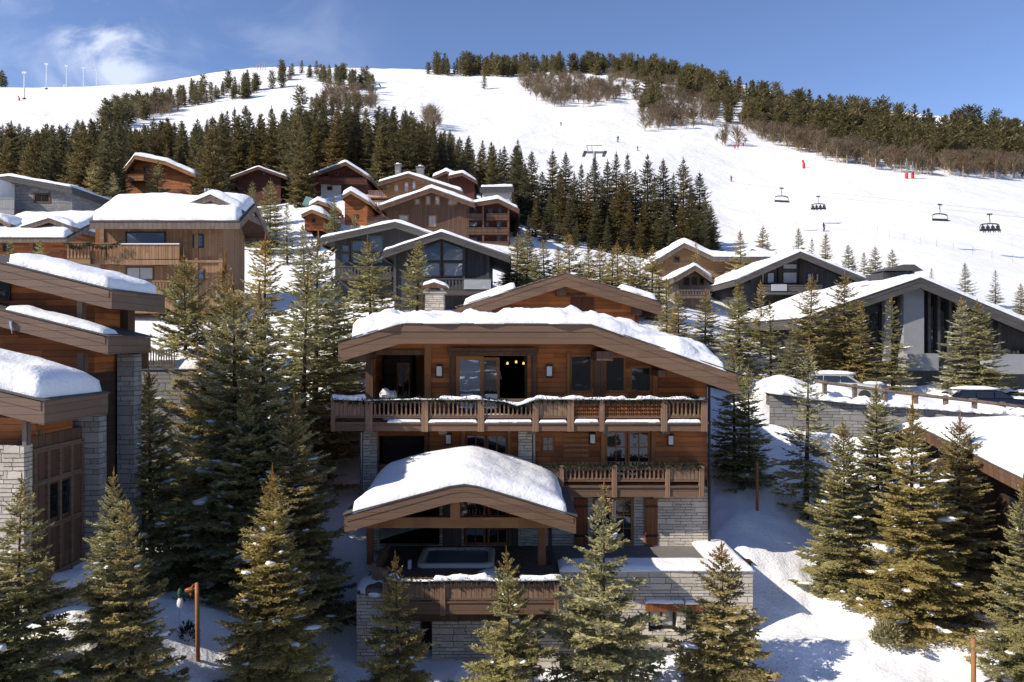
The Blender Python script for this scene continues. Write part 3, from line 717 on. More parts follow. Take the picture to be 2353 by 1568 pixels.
    if snow:
        m = MB(); rnd = random.Random(seed)
        rnd.shuffle(blist)
        for p3, L, ca, sa in blist[:snow]:
            c = p3[rnd.randint(0, 2)]; ln = L * rnd.uniform(.05, .19) + .03; wd = ln * rnd.uniform(.35, .8)
            m0 = MB().blob((0, 0, 0), ln, wd, min(.10, .3 * wd) + .02, seed + len(m.v), 9, 5, 0.55)
            sl = (p3[2][2] - p3[0][2]) / max(.05, math.hypot(p3[2][0] - p3[0][0], p3[2][1] - p3[0][1]))
            vs = [(c[0] + x * ca - y * sa, c[1] + x * sa + y * ca, c[2] + .04 + z_ + x * sl) for x, y, z_ in m0.v]
            m.add(vs, m0.f)
        out['snow'] = m
    return out
def quads4(V):
    n = len(V); return V.reshape(-1, 3), np.arange(n * 4).reshape(n, 4)

PROTO = {}
def make_proto(key, **kw):
    d = spruce(**kw); H = kw['H']
    V, T = d['crown'], d['tint']; mi = ((V[:, 0, 2] > .90 * H) & (np.random.RandomState(1).rand(len(V)) < .28) & ('shoot' in d)).astype(int)
    if 'shoot' in d:
        V = np.concatenate([V, d['shoot']]); T = np.concatenate([T, np.full(len(d['shoot']), .5)]); mi = np.concatenate([mi, np.ones(len(d['shoot']), int)])
    v, q = quads4(V)
    mc = np_mesh(key + '_crown', v, q, False, mi, T); mc.materials.append(M['needle']); mc.materials.append(M['shoot'])
    mt = np_mesh(key + '_trunk', d['trunk'][0], d['trunk'][1], True); mt.materials.append(M['bark'])
    ms = None
    if 'snow' in d and d['snow'].v:
        ms = bpy.data.meshes.new(key + '_snow'); ms.from_pydata(d['snow'].v, [], d['snow'].f); ms.polygons.foreach_set('use_smooth', [True] * len(ms.polygons)); ms.materials.append(M['snow'])
    PROTO[key] = (H, mc, mt, ms)
def make_far(key, mat='needle_far', **kw):
    d = spruce(**kw); v, q = quads4(d['crown']); n = len(q)
    tv, tq = d['trunk']
    me = np_mesh(key, np.concatenate([v, tv]), np.concatenate([q, tq + len(v)]), False, np.concatenate([np.zeros(n, int), np.ones(len(tq), int)]), np.concatenate([d['tint'], np.full(len(tq), .5)]))
    me.materials.append(M[mat]); me.materials.append(M['bark'])
    PROTO[key] = (kw['H'], me, d)

# ============================================================ the main chalet
Yw = 30.0
main = thing('main_chalet', (1.0, Yw, -8.3), 'large orange timber chalet with wide brown eaves and two balconies, centre of the picture', 'chalet')
ZF2, ZF1, ZF0 = -3.06, -5.62, -8.30         # floor levels: upper, middle, ground
Yb, Yr = 28.4, 27.6                        # balcony front, roof front
rp = [(PX(782, Yr), PZ(788, Yr)), (PX(921, Yr), PZ(747, Yr)), (PX(1358, Yr), PZ(748, Yr)), (PX(1692, Yr), PZ(862, Yr))]
def tfun_main(B, A): return 0.95 + 0.5 * np.clip((-3.2 - B) / 2.5, 0, 1) + (0.15 + .75 * np.clip((A - 28.3) / 1.0, 0, 1)) * np.clip((B - 3) / 3.5, 0, 1)
sprof = [(PX(800, Yr), PZ(783, Yr)), (PX(921, Yr), PZ(747, Yr)), (PX(1358, Yr), PZ(748, Yr)), (PX(1672, Yr), PZ(856, Yr))]
roof(main, rp, Yr, 42.0, fh=0.70, slab=0.25, snow=0.45, seed=3, r=0.55, step=0.2, snow_prof=sprof, snow_a=(Yr - 0.02, 40), tfun=tfun_main, rag=0.32, nz=0.42)
und = [(b, z - 0.26) for b, z in rp]
# ---- walls, storey by storey, with real openings
U = lambda px: PX(px, Yw)
W = lambda py: PZ(py, Yw)
xL, xR = U(841), U(1625)
up_holes = [(U(861), U(975), ZF2 + .02, W(816)), (U(1046), U(1212), ZF2 + .02, W(818)), (U(1309), U(1361), W(902), W(816)), (U(1389), U(1438), W(902), W(818)), (U(1448), U(1498), W(902), W(842))]
wall_holes(xL, xR, ZF2, 1.2, Yw, 0.28, up_holes, und).build('upper_wall', M['wood_orange'], main)
wall_holes(xL, xR, ZF1, ZF2 - 0.3, Yw, 0.28, [(U(870), U(975), W(1068), W(1002)), (U(1068), U(1166), W(1085), W(999)), (U(1244), U(1274), W(1040), W(1003)), (U(1390), U(1495), ZF1 + .02, W(990))]).build('middle_wall', M['wood_orange'], main)
wall_holes(xL, xR, ZF0 - .2, ZF1 - 0.3, Yw, 0.32, [(U(870), U(1010), ZF0, W(1150)), (U(1066), U(1170), ZF0, W(1150)), (U(1362), U(1456), ZF0, W(1143))]).build('ground_wall', M['stone'], main)
MB().box(xL, xR, Yw - .02, 42, ZF2 - .3, ZF2).box(xL, xR, Yw - .02, 36, ZF1 - .3, ZF1).each('floor_slab', M['wood_dark'], main)
# side and rear walls close the house
s = MB()
for x0, x1 in ((xL, xL + .28), (xR - .28, xR)):
    s.box(x0, x1, Yw + .28, 41.5, ZF0 - .3, float(np.interp((x0 + x1) / 2, [p[0] for p in und], [p[1] for p in und])))
s.box(xL, xR, 41.5, 41.7, ZF0, -0.9); s.each('side_wall', M['wood_orange'], main)
# interiors: dark rooms seen through the openings
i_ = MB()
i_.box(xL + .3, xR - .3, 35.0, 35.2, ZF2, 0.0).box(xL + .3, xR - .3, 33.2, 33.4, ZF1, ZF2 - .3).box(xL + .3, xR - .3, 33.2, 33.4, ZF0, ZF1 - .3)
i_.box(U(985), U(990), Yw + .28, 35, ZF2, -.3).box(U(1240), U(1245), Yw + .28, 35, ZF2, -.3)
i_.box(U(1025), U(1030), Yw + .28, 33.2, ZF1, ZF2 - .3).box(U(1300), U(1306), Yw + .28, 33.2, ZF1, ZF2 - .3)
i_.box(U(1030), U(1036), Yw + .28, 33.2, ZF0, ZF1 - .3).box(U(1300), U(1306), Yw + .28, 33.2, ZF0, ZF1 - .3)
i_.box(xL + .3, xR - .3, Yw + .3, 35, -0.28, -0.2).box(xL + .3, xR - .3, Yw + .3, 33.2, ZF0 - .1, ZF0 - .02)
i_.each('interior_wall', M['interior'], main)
# ---- upper floor joinery
def pillar(px0, px1, py0, py1, d=0.12, mat='wood_post', nm='post'):
    return MB().box(U(px0), U(px1), Yw - d, Yw - .002, W(py1), W(py0)).build(nm, M[mat], main, bevel=0.012)
pillar(842, 859, 812, 957, 0.16, 'wood_brown'); pillar(976, 991, 790, 957, 0.14); pillar(1033, 1045, 812, 957, 0.12, 'wood_brown')
pillar(1221, 1233, 812, 957, 0.12, 'wood_brown'); pillar(1302, 1309, 810, 957); pillar(1364, 1387, 826, 957, 0.16, 'wood_brown'); pillar(1499, 1510, 850, 957, .12)
b = MB()      # brackets under the long eave, lintel and beams
b.box(U(1358), U(1392), Yr + .3, Yw, W(826), W(806)).box(U(838), U(862), Yr + .3, Yw, W(826), W(812)).box(U(1495), U(1515), Yr + .8, Yw, W(862), W(848))
b.box(U(862), U(975), Yw - .10, Yw - .003, W(816), W(804)); b.box(U(1032), U(1234), Yw - .20, Yw - .003, W(817), W(809)); b.box(U(1029), U(1237), Yw - .30, Yw - .21, W(808), W(800))
b.each('beam', M['wood_brown'], main)
def frame(px0, px1, py0, z0, y, mat='wood_post', fr=0.09, nx=1, ny=1, mg='glass_see', nm='window', bar=.05):
    return window(main, U(px0), U(px1), z0, W(py0), y, nx, ny, mf=mat, mg=mg, fr=fr, d=0.07, bar=bar, name=nm)
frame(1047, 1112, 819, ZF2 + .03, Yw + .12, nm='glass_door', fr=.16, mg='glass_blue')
frame(1103, 1148, 822, ZF2 + .03, Yw + .22, nm='glass_door', fr=.12)
frame(1310, 1361, 816, W(902), Yw + .1, fr=.07, mg='glass'); frame(1389, 1438, 818, W(902), Yw + .1, fr=.08, mg='glass'); frame(1448, 1498, 842, W(902), Yw + .1, fr=.08, mg='glass')
# panelled porch on the left: back wall and window
MB().box(U(861), U(930), Yw + 2.2, Yw + 2.3, ZF2, W(812)).build('porch_wall', M['wood_dark'], main)
window(main, U(893), U(925), -2.4, -.95, Yw + 2.2, 2, 1, mf='wood_post', mg='glass', fr=.06)
MB().box(U(930), U(975), Yw + 3.4, Yw + 3.5, ZF2, W(812)).build('cupboard_wall', M['wood_post'], main)
c = MB()
for k in range(7): c.box(U(1206) + .03 * k, U(1206) + .03 * k + .025, Yw + .16 + .02 * (k % 2), Yw + .22 + .02 * (k % 2), ZF2 + .05, W(820))
c.build('curtain', M['curtain'], main)
for px, py in ((1010, 853), (1262, 853)): lantern(main, U(px), W(py), Yw, .29, .48)
for px, py in ((1031, 1009), (1361, 1008), (1540, 1011)): lantern(main, U(px), W(py), Yw, .27, .44)
# ---- middle floor
pillar(978, 986, 990, 1108, .1, 'wood_brown'); pillar(1060, 1069, 990, 1108, .1); pillar(1166, 1175, 990, 1108, .1); pillar(1381, 1390, 988, 1113, .1); pillar(1496, 1505, 988, 1113, .1)
frame(1070, 1116, 999, W(1085), Yw + .08, fr=.07, nx=2, ny=2, mg='glass'); frame(1118, 1165, 999, W(1085), Yw + .08, fr=.07, nx=2, ny=2, mg='glass')
frame(1245, 1273, 1003, W(1040), Yw + .05, fr=.07, nx=2, ny=2, mg='glass', bar=.03)
frame(1391, 1441, 990, ZF1 + .03, Yw + .08, fr=.08, nx=2, ny=3, mg='glass', nm='glass_door', bar=.035); frame(1443, 1494, 990, ZF1 + .03, Yw + .08, fr=.08, nx=2, ny=3, mg='glass', nm='glass_door', bar=.035)
MB().box(U(871), U(974), Yw + .9, Yw + 1.0, W(1068), W(1000)).build('recess_wall', M['wood_dark'], main)
lg = MB()
for k in range(5): lg.box(U(1295), U(1352), Yw - .05, Yw - .001, W(1050 - k * 12), W(1043 - k * 12))
lg.each('log_board', M['wood_post'], main)
for px0, px1, y0, y1 in ((838, 869, 990, 1150), (1191, 1222, 990, 1250)):
    MB().box(U(px0), U(px1), Yw - .32, Yw - .003, W(y1), W(y0)).build('stone_pier', M['stone'], main)
MB().box(U(1500), xR + .02, Yw - .10, Yw - .003, ZF0, ZF1 - .5).build('stone_pier', M['stone'], main)
for px, y0, y1 in ((833, 992, 1150), (1227, 992, 1115), (1626, 870, 1240)):
    MB().tube([(U(px), Yw - .25, W(y0)), (U(px), Yw - .25, W(y1))], .055, 8).build('downpipe', M['metal'] if px < 1500 else M['black'], main)
# ---- ground floor
frame(1363, 1409, 1145, ZF0 + .02, Yw + .1, fr=.09, nx=2, ny=3, mg='glass', nm='glass_door', bar=.035); frame(1411, 1455, 1145, ZF0 + .02, Yw + .1, fr=.09, nx=2, ny=3, mg='glass', nm='glass_door', bar=.035)
for px0, px1 in ((1320, 1350), (1481, 1510)):
    o = MB().box(U(px0), U(px1), Yw - .12, Yw - .05, ZF0 + .05, W(1145)).build('shutter', M['wood_orange_v'], main)
    MB().box(U(px0), U(px1), Yw - .15, Yw - .122, W(1165), W(1160)).box(U(px0), U(px1), Yw - .15, Yw - .122, W(1232), W(1227)).each('hinge', M['black'], o)
frame(1068, 1116, 1150, ZF0 + .02, Yw + .1, fr=.09, nx=2, ny=3, mg='glass', nm='glass_door', bar=.035); frame(1120, 1168, 1150, ZF0 + .02, Yw + .1, fr=.09, nx=2, ny=3, mg='glass', nm='glass_door', bar=.035)
MB().box(U(1018), U(1060), Yw - .05, Yw - .003, ZF0, W(1150)).box(U(1172), U(1190), Yw - .05, Yw - .003, ZF0, W(1150)).each('board_panel', M['wood_grey'], main)
# ---- the balconies
def balcony(root, x0, x1, yf, yb, zf, ztop, zbot, posts, kinds, mat='wood_rail', ret=True, name='balcony'):
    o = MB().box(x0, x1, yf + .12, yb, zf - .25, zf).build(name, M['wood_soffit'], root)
    MB().box(x0 - .02, x1 + .02, yf, yf + .10, zbot, zf - .06).box(x0 - .04, x1 + .04, yf - .05, yf + .0, zf - .13, zf - .05).build('fascia_board', M['wood_fascia'], o)
    MB().box(x0 - .03, x1 + .03, yf - .03, yf + .13, ztop - .09, ztop).build('top_rail', M['wood_fascia'], o)
    MB().box(x0, x1, yf + .01, yf + .09, zf + .10, zf + .17).build('bottom_rail', M['wood_fascia'], o)
    for a, b_ in posts: MB().box(a, b_, yf - .06, yf + .10, zbot - .02, ztop + .03).build('baluster_post', M['wood_rail'], o, bevel=.012)
    ed = [x0] + [q for p in posts for q in p] + [x1]
    k = 0
    for i in range(0, len(ed), 2):
        if ed[i + 1] - ed[i] > .12:
            balusters(o, ed[i] + .01, ed[i + 1] - .01, zf + .18, ztop - .10, yf + .02, kind=kinds[min(k, len(kinds) - 1)], mat=mat if kinds[min(k, len(kinds) - 1)] != 'lattice' else 'wood_orange_v'); k += 1
    if ret:
        for x in (x0, x1 - .1):
            MB().box(x, x + .1, yf + .14, yb, ztop - .09, ztop).box(x + .01, x + .08, yf + .14, yb, zf + .1, zf + .17).box(x, x + .08, yf + .14, yb, zbot, zf - .06).each('side_rail', M['wood_fascia'], o)
            m = MB(); n = int((yb - yf) / .17)
            for i in range(n): m.box(x + .02, x + .06, yf + .16 + i * .17, yf + .16 + i * .17 + .13, zf + .18, ztop - .1)
            m.build('railing_panel', M['wood_rail'], o)
    return o
B_ = lambda px: PX(px, Yb)
balcony(main, B_(761), B_(1625), Yb, Yw - .02, ZF2, PZ(917, Yb), PZ(991, Yb),
        [(B_(761), B_(769)), (B_(839), B_(856)), (B_(969), B_(984)), (B_(1098), B_(1113)), (B_(1224), B_(1238)), (B_(1304), B_(1319)), (B_(1377), B_(1389)), (B_(1519), B_(1533)), (B_(1611), B_(1625))],
        ['board', 'bar', 'bar', 'bar', 'board', 'lattice', 'lattice', 'bar'], name='upper_balcony')
Yl = 29.0; L_ = lambda px: PX(px, Yl)
balcony(main, L_(1232), L_(1618), Yl, Yw - .02, ZF1, PZ(1072, Yl), PZ(1142, Yl),
        [(L_(1232), L_(1240)), (L_(1286), L_(1296)), (L_(1406), L_(1418)), (L_(1529), L_(1539)), (L_(1606), L_(1618))], ['board', 'bar', 'bar', 'board'], name='lower_balcony')
br = MB()
for px in (1015, 1223, 1395, 1532): br.box(B_(px) - .16, B_(px) + .16, Yb + .2, Yw - .01, PZ(1000, Yb), PZ(988, Yb))
br.box(L_(1408), L_(1416), Yl + .1, Yl + .25, PZ(1250, Yl), PZ(1140, Yl))
br.each('balcony_bracket', M['wood_grey'], main)
# ---- upper rear gable and chimney
Yg = 37.6; g_ = lambda px: PX(px, Yg); gz = lambda py: PZ(py, Yg)
gp = [(g_(1052), gz(708)), (g_(1299), gz(629)), (g_(1516), gz(694))]
def gsnow(B, A): return np.where((B < g_(1180)) | (B > g_(1420)), 1.0, 0.0) * 1.0 + .02
rg_ = roof(main, gp, Yg, 46.5, fh=0.66, slab=0.25, snow=0, mt='lauze')
snow_cap(rg_, offs([(g_(1066), gz(704)), (g_(1185), gz(666))], .07), Yg - .02, 46.0, .34, 'y', 31, .35, .25, rag=.2)
snow_cap(rg_, offs([(g_(1425), gz(667)), (g_(1508), gz(692))], .07), Yg - .02, 46.0, .26, 'y', 32, .3, .25, rag=.2)
wall_holes(g_(1130), g_(1470), -1.5, 4.5, Yg + 1.4, .25, [], offs(gp, -.26)).build('gable_wall', M['wood_orange'], main)
for px0, px1 in ((1311, 1336), (1338, 1364)):
    MB().box(PX(px0, 39), PX(px1, 39), 38.93, 38.999, PZ(742, 39), PZ(684, 39)).build('shutter', M['wood_red'], main)
MB().box(PX(1276, 39), PX(1298, 39), Yg + .3, 39, PZ(682, 39), PZ(664, 39)).box(PX(1450, 39), PX(1466, 39), Yg + .3, 39, PZ(724, 39), PZ(712, 39)).box(PX(1285, 39), PX(1345, 39), 38.9, 38.999, PZ(682, 39), PZ(677, 39)).each('beam', M['wood_brown'], main)
MB().box(PX(1130, 39), PX(1136, 39), 39.25, 46, -1.5, gz(705)).box(PX(1464, 39), PX(1470, 39), 39.25, 46, -1.5, gz(700)).each('side_wall', M['wood_orange'], main)
Yc = 40.0; ch = MB(); k0, k1 = PX(974, Yc), PX(1021, Yc)
ch.add([(k0 - .02, Yc, 0.2), (k1 + .02, Yc, .2), (k1 + .02, Yc + 1.1, .2), (k0 - .02, Yc + 1.1, .2), (k0 + .08, Yc + .08, PZ(672, Yc)), (k1 - .08, Yc + .08, PZ(672, Yc)), (k1 - .08, Yc + 1, PZ(672, Yc)), (k0 + .08, Yc + 1, PZ(672, Yc))],
       [(0, 3, 2, 1), (4, 5, 6, 7), (0, 1, 5, 4), (1, 2, 6, 5), (2, 3, 7, 6), (3, 0, 4, 7)])
cho = ch.build('chimney', M['stone'], main)
cc = MB()
for x in (k0 + .08, k1 - .24):
    for y in (Yc + .1, Yc + .8): cc.box(x, x + .16, y, y + .16, PZ(672, Yc), PZ(661, Yc))
cc.box(k0 - .04, k1 + .04, Yc + .02, Yc + 1.1, PZ(673, Yc), PZ(670, Yc))
cc.each('chimney_pillar', M['stone'], cho)
cap = MB().prism([(k0 - .12, PZ(662, Yc)), (k1 + .12, PZ(662, Yc)), (k1 + .1, PZ(658, Yc)), ((k0 + k1) / 2, PZ(649, Yc)), (k0 - .1, PZ(658, Yc))], Yc - .1, Yc + 1.2).build('chimney_cap', M['wood_brown'], cho)
snow_cap(cap, [(k0, PZ(656, Yc)), ((k0 + k1) / 2, PZ(649, Yc)), (k1 + .1, PZ(658, Yc))], Yc, Yc + 1.2, .16, 'y', 5, .3, .12, rag=.05)

# ============================================================ hot tub pavilion, deck and stone terrace
Yd, Yp = 24.7, 24.4
pav = thing('hot_tub_pavilion', (PX(1060, 26), 26.5, ZF0), 'open timber pavilion with domed snowy roof over the hot tub deck', 'pavilion')
D_ = lambda px: PX(px, Yd); DZ = lambda py: PZ(py, Yd)
pp = [(PX(797, Yp), PZ(1186, Yp)), (PX(1035, Yp), PZ(1121, Yp)), (PX(1068, Yp), PZ(1117, Yp)), (PX(1100, Yp), PZ(1122, Yp)), (PX(1318, Yp), PZ(1190, Yp))]
ps = [(PX(810, Yp), PZ(1184, Yp)), (PX(1030, Yp), PZ(1122, Yp)), (PX(1068, Yp), PZ(1117, Yp)), (PX(1105, Yp), PZ(1123, Yp)), (PX(1304, Yp), PZ(1187, Yp))]
roof(pav, pp, Yp, 29.75, fh=0.52, slab=0.2, snow=0.50, seed=8, r=0.6, step=0.16, snow_prof=ps, snow_a=(Yp + .05, 29.6), rag=.10, nz=.08,
     tfun=lambda B, A: 1 + .25 * np.clip((A - 25.5) / 3, 0, 1))
MB().box(D_(838), D_(1290), Yd + .1, 29.95, ZF0 - .25, ZF0).build('deck', M['wood_deck'], pav)
for px0, px1 in ((844, 857), (1236, 1254)):
    MB().box(PX(px0, 27.5), PX(px1, 27.5), 27.4, 27.68, ZF0, PZ(1180, 27.5)).build('post', M['wood_post'], pav, bevel=.015)
MB().box(PX(840, 25.2), PX(1282, 25.2), 25.1, 25.32, PZ(1212, 25.2), PZ(1188, 25.2)).build('tie_beam', M['wood_post'], pav)
MB().box(PX(1036, 25), PX(1058, 25), 24.75, 25.08, PZ(1192, 25), PZ(1150, 25)).build('king_post', M['wood_post'], pav, bevel=.012)
MB().box(PX(1260, 27.5), PX(1268, 27.5), 27.45, 27.6, ZF0, PZ(1215, 27.5)).build('screen_post', M['wood_dark'], pav)
MB().tube([(PX(1062, 25.3), 25.4, PZ(1160, 25.3)), (PX(1068, 25.3), 25.45, PZ(1168, 25.3)), (PX(1066, 25.3), 25.4, PZ(1178, 25.3))], .03, 6).lathe([(0.02, 0), (.12, -.12), (.13, -.2), (.02, -.21)], (PX(1066, 25.3), 25.4, PZ(1166, 25.3)), 10).build('spotlight', M['metal'], pav)
zt = DZ(1330)
rl = MB().box(D_(880), D_(1285), Yd - .03, Yd + .12, zt - .08, zt).build('top_rail', M['wood_fascia'], pav)
posts = [(D_(880), D_(893)), (D_(1011), D_(1024)), (D_(1143), D_(1154)), (D_(1274), D_(1285))]
for a, b_ in posts: MB().box(a, b_, Yd - .06, Yd + .1, DZ(1414), zt + .02).build('railing_post', M['wood_rail'], pav, bevel=.012)
for i in range(3): balusters(pav, posts[i][1] + .01, posts[i + 1][0] - .01, DZ(1377), zt - .09, Yd + .02, kind='board')
MB().box(D_(880), D_(1285), Yd, Yd + .1, DZ(1412), DZ(1386)).box(D_(880), D_(1285), Yd - .03, Yd - .001, DZ(1386), DZ(1382)).build('fascia_board', M['wood_fascia'], pav)
MB().box(D_(880), D_(1285), Yd + .01, Yd + .09, DZ(1380), DZ(1375)).build('bottom_rail', M['wood_fascia'], pav)
sr = MB(); x0 = D_(843)         # railing that returns along the left side
sr.box(x0, x0 + .14, Yd + .9, Yd + 1.04, ZF0 - .35, zt + .25).box(D_(880), D_(880) + .16, Yd + .15, Yd + .3, ZF0 - .5, zt + .25)
sr.box(x0, D_(880) + .05, Yd + .86, Yd + .9, ZF0 - .3, zt + .1)
for k in range(14): sr.box(x0 + .02, x0 + .07, Yd + 1.05 + k * .2, Yd + 1.2 + k * .2, ZF0, zt + .05)
sr.box(x0, x0 + .1, Yd + 1.04, Yd + 3.9, zt + .05, zt + .13)
sr.build('side_railing', M['wood_rail'], pav)
MB().box(D_(900), D_(1288), Yd + .15, Yd + .4, DZ(1432), DZ(1414)).build('floor_beam', M['wood_soffit'], pav)
# stone below the deck
st = MB()
st.box(D_(816), D_(882), Yd + .25, Yd + 2.4, -12.6, DZ(1372)); st.box(D_(882), D_(958), Yd + .7, Yd + 1.2, -12.6, ZF0 - .3)
st.box(D_(986), D_(1290), Yd + .9, Yd + 1.3, -12.6, ZF0 - .3)
st.box(D_(816), D_(842), Yd + 2.4, 29.9, -12.0, ZF0 - .12)
st.each('stone_base', M['stone'], pav)
MB().box(D_(955), D_(989), Yd + 1.6, Yd + 1.7, -12.6, ZF0 - .3).build('cellar_door', M['wood_dark'], pav)
sc_ = MB().blob((D_(848), Yd + 1.0, DZ(1372) + .06), .56, .95, .26, 3, 16, 8, .3); sc_.build('snow_cover', M['snow'], pav, True)

ter = thing('stone_terrace', (PX(1500, 27), 27, -11.4), 'pale ledge stone terrace wall with snowy coping in front of the ground floor', 'terrace')
Yt = 26.4; T_ = lambda px: PX(px, Yt); TZ = lambda py: PZ(py, Yt)
wt = TZ(1311)
wall_holes(T_(1286), T_(1730), -12.6, wt, Yt, .5, [(T_(1490), T_(1556), TZ(1452), TZ(1404)), (T_(1576), T_(1612), TZ(1452), TZ(1406))]).build('wall', M['stone'], ter)
tb = MB().box(T_(1286), T_(1730), Yt + .5, Yt + 1.0, -12.6, wt - .06)
tb.prism([(T_(1730) - 1.2, 0), (0, 0)], 0, 0) if False else None
tb.box(T_(1730) - 1.28, T_(1730) - .302, Yt + 1.0, Yw + .35, -12, wt - .05)
tb.box(T_(1730) - .301, T_(1730) - .001, Yt + .51, Yw + .2, -12.6, wt - .08)
tb.each('parapet', M['stone'], ter)
MB().box(D_(1290), T_(1730) - .99, Yt + 1.0, Yw - .03, ZF0 - .3, ZF0 + .01).build('paving', M['paving'], ter)
for a, b_ in ((1482, 1571), (1572, 1618)):
    o = MB().box(T_(a), T_(b_), Yt - .10, Yt + .12, TZ(1404), TZ(1385)).build('lintel', M['wood_orange_v'], ter, bevel=.015)
    snow_cap(o, [(T_(a) + .02, TZ(1385)), (T_(b_) - .02, TZ(1385))], Yt - .09, Yt + .0, .10, 'y', a, .1, .1, .02, .03)
window(ter, T_(1492), T_(1554), TZ(1450), TZ(1406), Yt + .3, 2, 1, mf='wood_dark', mg='glass_pale', fr=.07, d=.06)
window(ter, T_(1578), T_(1610), TZ(1450), TZ(1406), Yt + .3, 1, 1, mf='wood_dark', mg='glass', fr=.07, d=.06)
cap1 = snow_cap(ter, [(T_(1288), wt), (T_(1731), wt)], Yt - .02, Yt + 1.15, .13, 'y', 21, .2, .2, .05, .06, nz=.05)
snow_cap(ter, [(T_(1730) - 1.3, wt), (T_(1730) + .02, wt)], Yt + .8, Yw + .3, .10, 'y', 22, .2, .2, .04, .08, nz=.06)

# ---- hot tub sunk into the deck
tubc = Vector((-2.08, 28.15, ZF0))
tub = thing('hot_tub', tubc, 'square cream hot tub full of water, sunk in the dark deck', 'hot tub')
def rrect(hx, hy, r, z, n=6):
    pts = []
    for cx, cy, a0 in ((hx - r, hy - r, 0), (-hx + r, hy - r, 90), (-hx + r, -hy + r, 180), (hx - r, -hy + r, 270)):
        for k in range(n + 1):
            a = R_(a0 + 90 * k / n); pts.append((tubc.x + cx + r * math.cos(a), tubc.y + cy + r * math.sin(a), tubc.z + z))
    return pts
hx, hy = 1.42, 1.15
rings = [rrect(hx, hy, .3, .004), rrect(hx, hy, .3, .13), rrect(hx - .05, hy - .05, .28, .16), rrect(hx - .20, hy - .2, .25, .15), rrect(hx - .25, hy - .25, .24, .08), rrect(hx - .33, hy - .33, .2, -.6)]
n = len(rings[0]); m = MB(); m.add([p for r in rings for p in r], [(i * n + k, i * n + (k + 1) % n, (i + 1) * n + (k + 1) % n, (i + 1) * n + k) for i in range(len(rings) - 1) for k in range(n)] + [tuple(range((len(rings) - 1) * n, len(rings) * n))])
m.build('tub_shell', M['tub'], tub, True)
w_ = rrect(hx - .27, hy - .27, .23, .085); MB().add(w_, [tuple(range(len(w_)))]).build('water', M['water'], tub)
j = MB()
for k in range(9): j.lathe([(0.05, 0), (.05, .012), (.02, .015)], (tubc.x - hx + .3 + .27 * k, tubc.y + hy - .24, tubc.z + .1), 8)
for k in range(5): j.lathe([(0.06, 0), (.06, .02), (.02, .025)], (tubc.x - hx + .27, tubc.y - .6 + .3 * k, tubc.z + .1), 8)
j.each('jet', M['metal'], tub)
cv = thing('folded_tub_cover', (PX(1124, 26.0), 26.0, ZF0), 'crumpled pale cover lying by the hot tub corner', 'cover')
MB().blob((PX(1124, 26.0), 26.0, ZF0 + .12), .42, .38, .16, 6, 14, 7, .4, .12).build('cover_fabric', M['cloth'], cv, True)
sp_ = thing('white_control_box', (PX(941, 27), 27, ZF0), 'small white box on the dark deck left of the hot tub', 'control box')
MB().box(PX(938, 27), PX(945, 27), 26.9, 27.05, ZF0, ZF0 + .3).box(PX(939, 27), PX(944, 27), 26.895, 26.9, ZF0 + .2, ZF0 + .28).build('box_body', M['white_metal'], sp_, bevel=.01)

# ---- garlands with snow lying on them
def garland(pts, r, label, seed, snowr=1.0, every=.11):
    root = thing('fir_garland', tuple(pts[len(pts) // 2]), label, 'garland')
    rng = np.random.RandomState(seed); pp_ = np.array([tuple(p) for p in pts]); seg = np.linalg.norm(np.diff(pp_, axis=0), axis=1); L = seg.sum()
    s = rng.uniform(0, L, int(L / .0065)); cs = np.concatenate([[0], np.cumsum(seg)])
    c = np.stack([np.interp(s, cs, pp_[:, k]) for k in range(3)], -1)
    d = rng.normal(size=(len(s), 3)); d /= np.linalg.norm(d, axis=1, keepdims=True)
    V = diamonds(c + d * .02, d, r * rng.uniform(.7, 1.5, len(s)), .045, rng)
    v, q = quads4(V - np.array(wloc(root)))
    me = np_mesh('fir_sprays', v, q, False, None, rng.rand(len(q))); link('fir_sprays', me, root, M['garland'])
    if snowr: snow_strip(root, [Vector(p) + Vector((0, 0, r * .25)) for p in pts], .085, .10 * snowr, seed, gaps=.95, sag=.2)
    return root
zc = PZ(917, Yb)
def swag(xs, y, z, drops):
    return [Vector((x, y, z - d - .05)) for x, d in zip(xs, drops)]
gx = [B_(p) for p in (762, 830, 880, 960, 1040, 1110, 1160, 1188, 1215, 1235, 1320, 1420, 1520, 1624)]
garland(swag(gx, Yb - .02, zc + .02, [0, .05, .03, 0, .02, .01, .1, .26, .12, .0, .01, .02, .0, .02]), .165, 'long dark fir garland with snow along the upper balcony rail', 3)
garland([Vector((L_(p), Yl - .02, PZ(1072, Yl) + d)) for p, d in ((1234, .0), (1330, .03), (1420, 0), (1520, .03), (1616, 0))], .13, 'dark green fir garland without snow on the lower balcony rail', 4, 0)
garland([Vector((D_(p), Yd - .05, zt - .03 + d)) for p, d in ((888, 0), (960, -.03), (1080, .0), (1180, -.03), (1297, .0))], .13, 'snow covered fir garland along the hot tub deck railing', 5, 1.5, .08)
snow_cap(main, [(B_(762), zc), (B_(840), zc)], Yb - .05, Yb + .15, .14, 'y', 41, .12, .1, .03, .05, name='rail_snow')
for a, b_ in ((890, 968), (985, 1097), (1114, 1223), (1239, 1303), (1320, 1376), (1390, 1518), (1534, 1610)):
    snow_cap(main, [(B_(a), ZF2 - .05), (B_(b_), ZF2 - .05)], Yb - .05, Yb + .12, .075, 'y', a, .06, .15, .0, .02, nz=.02, name='ledge_snow')
    if a < 1230: snow_cap(main, [(B_(a) - .2, ZF2), (B_(b_) + .2, ZF2)], Yb + .3, Yb + .95, .16, 'y', a + 1, .2, .2, .0, .1, nz=.05, name='floor_snow')
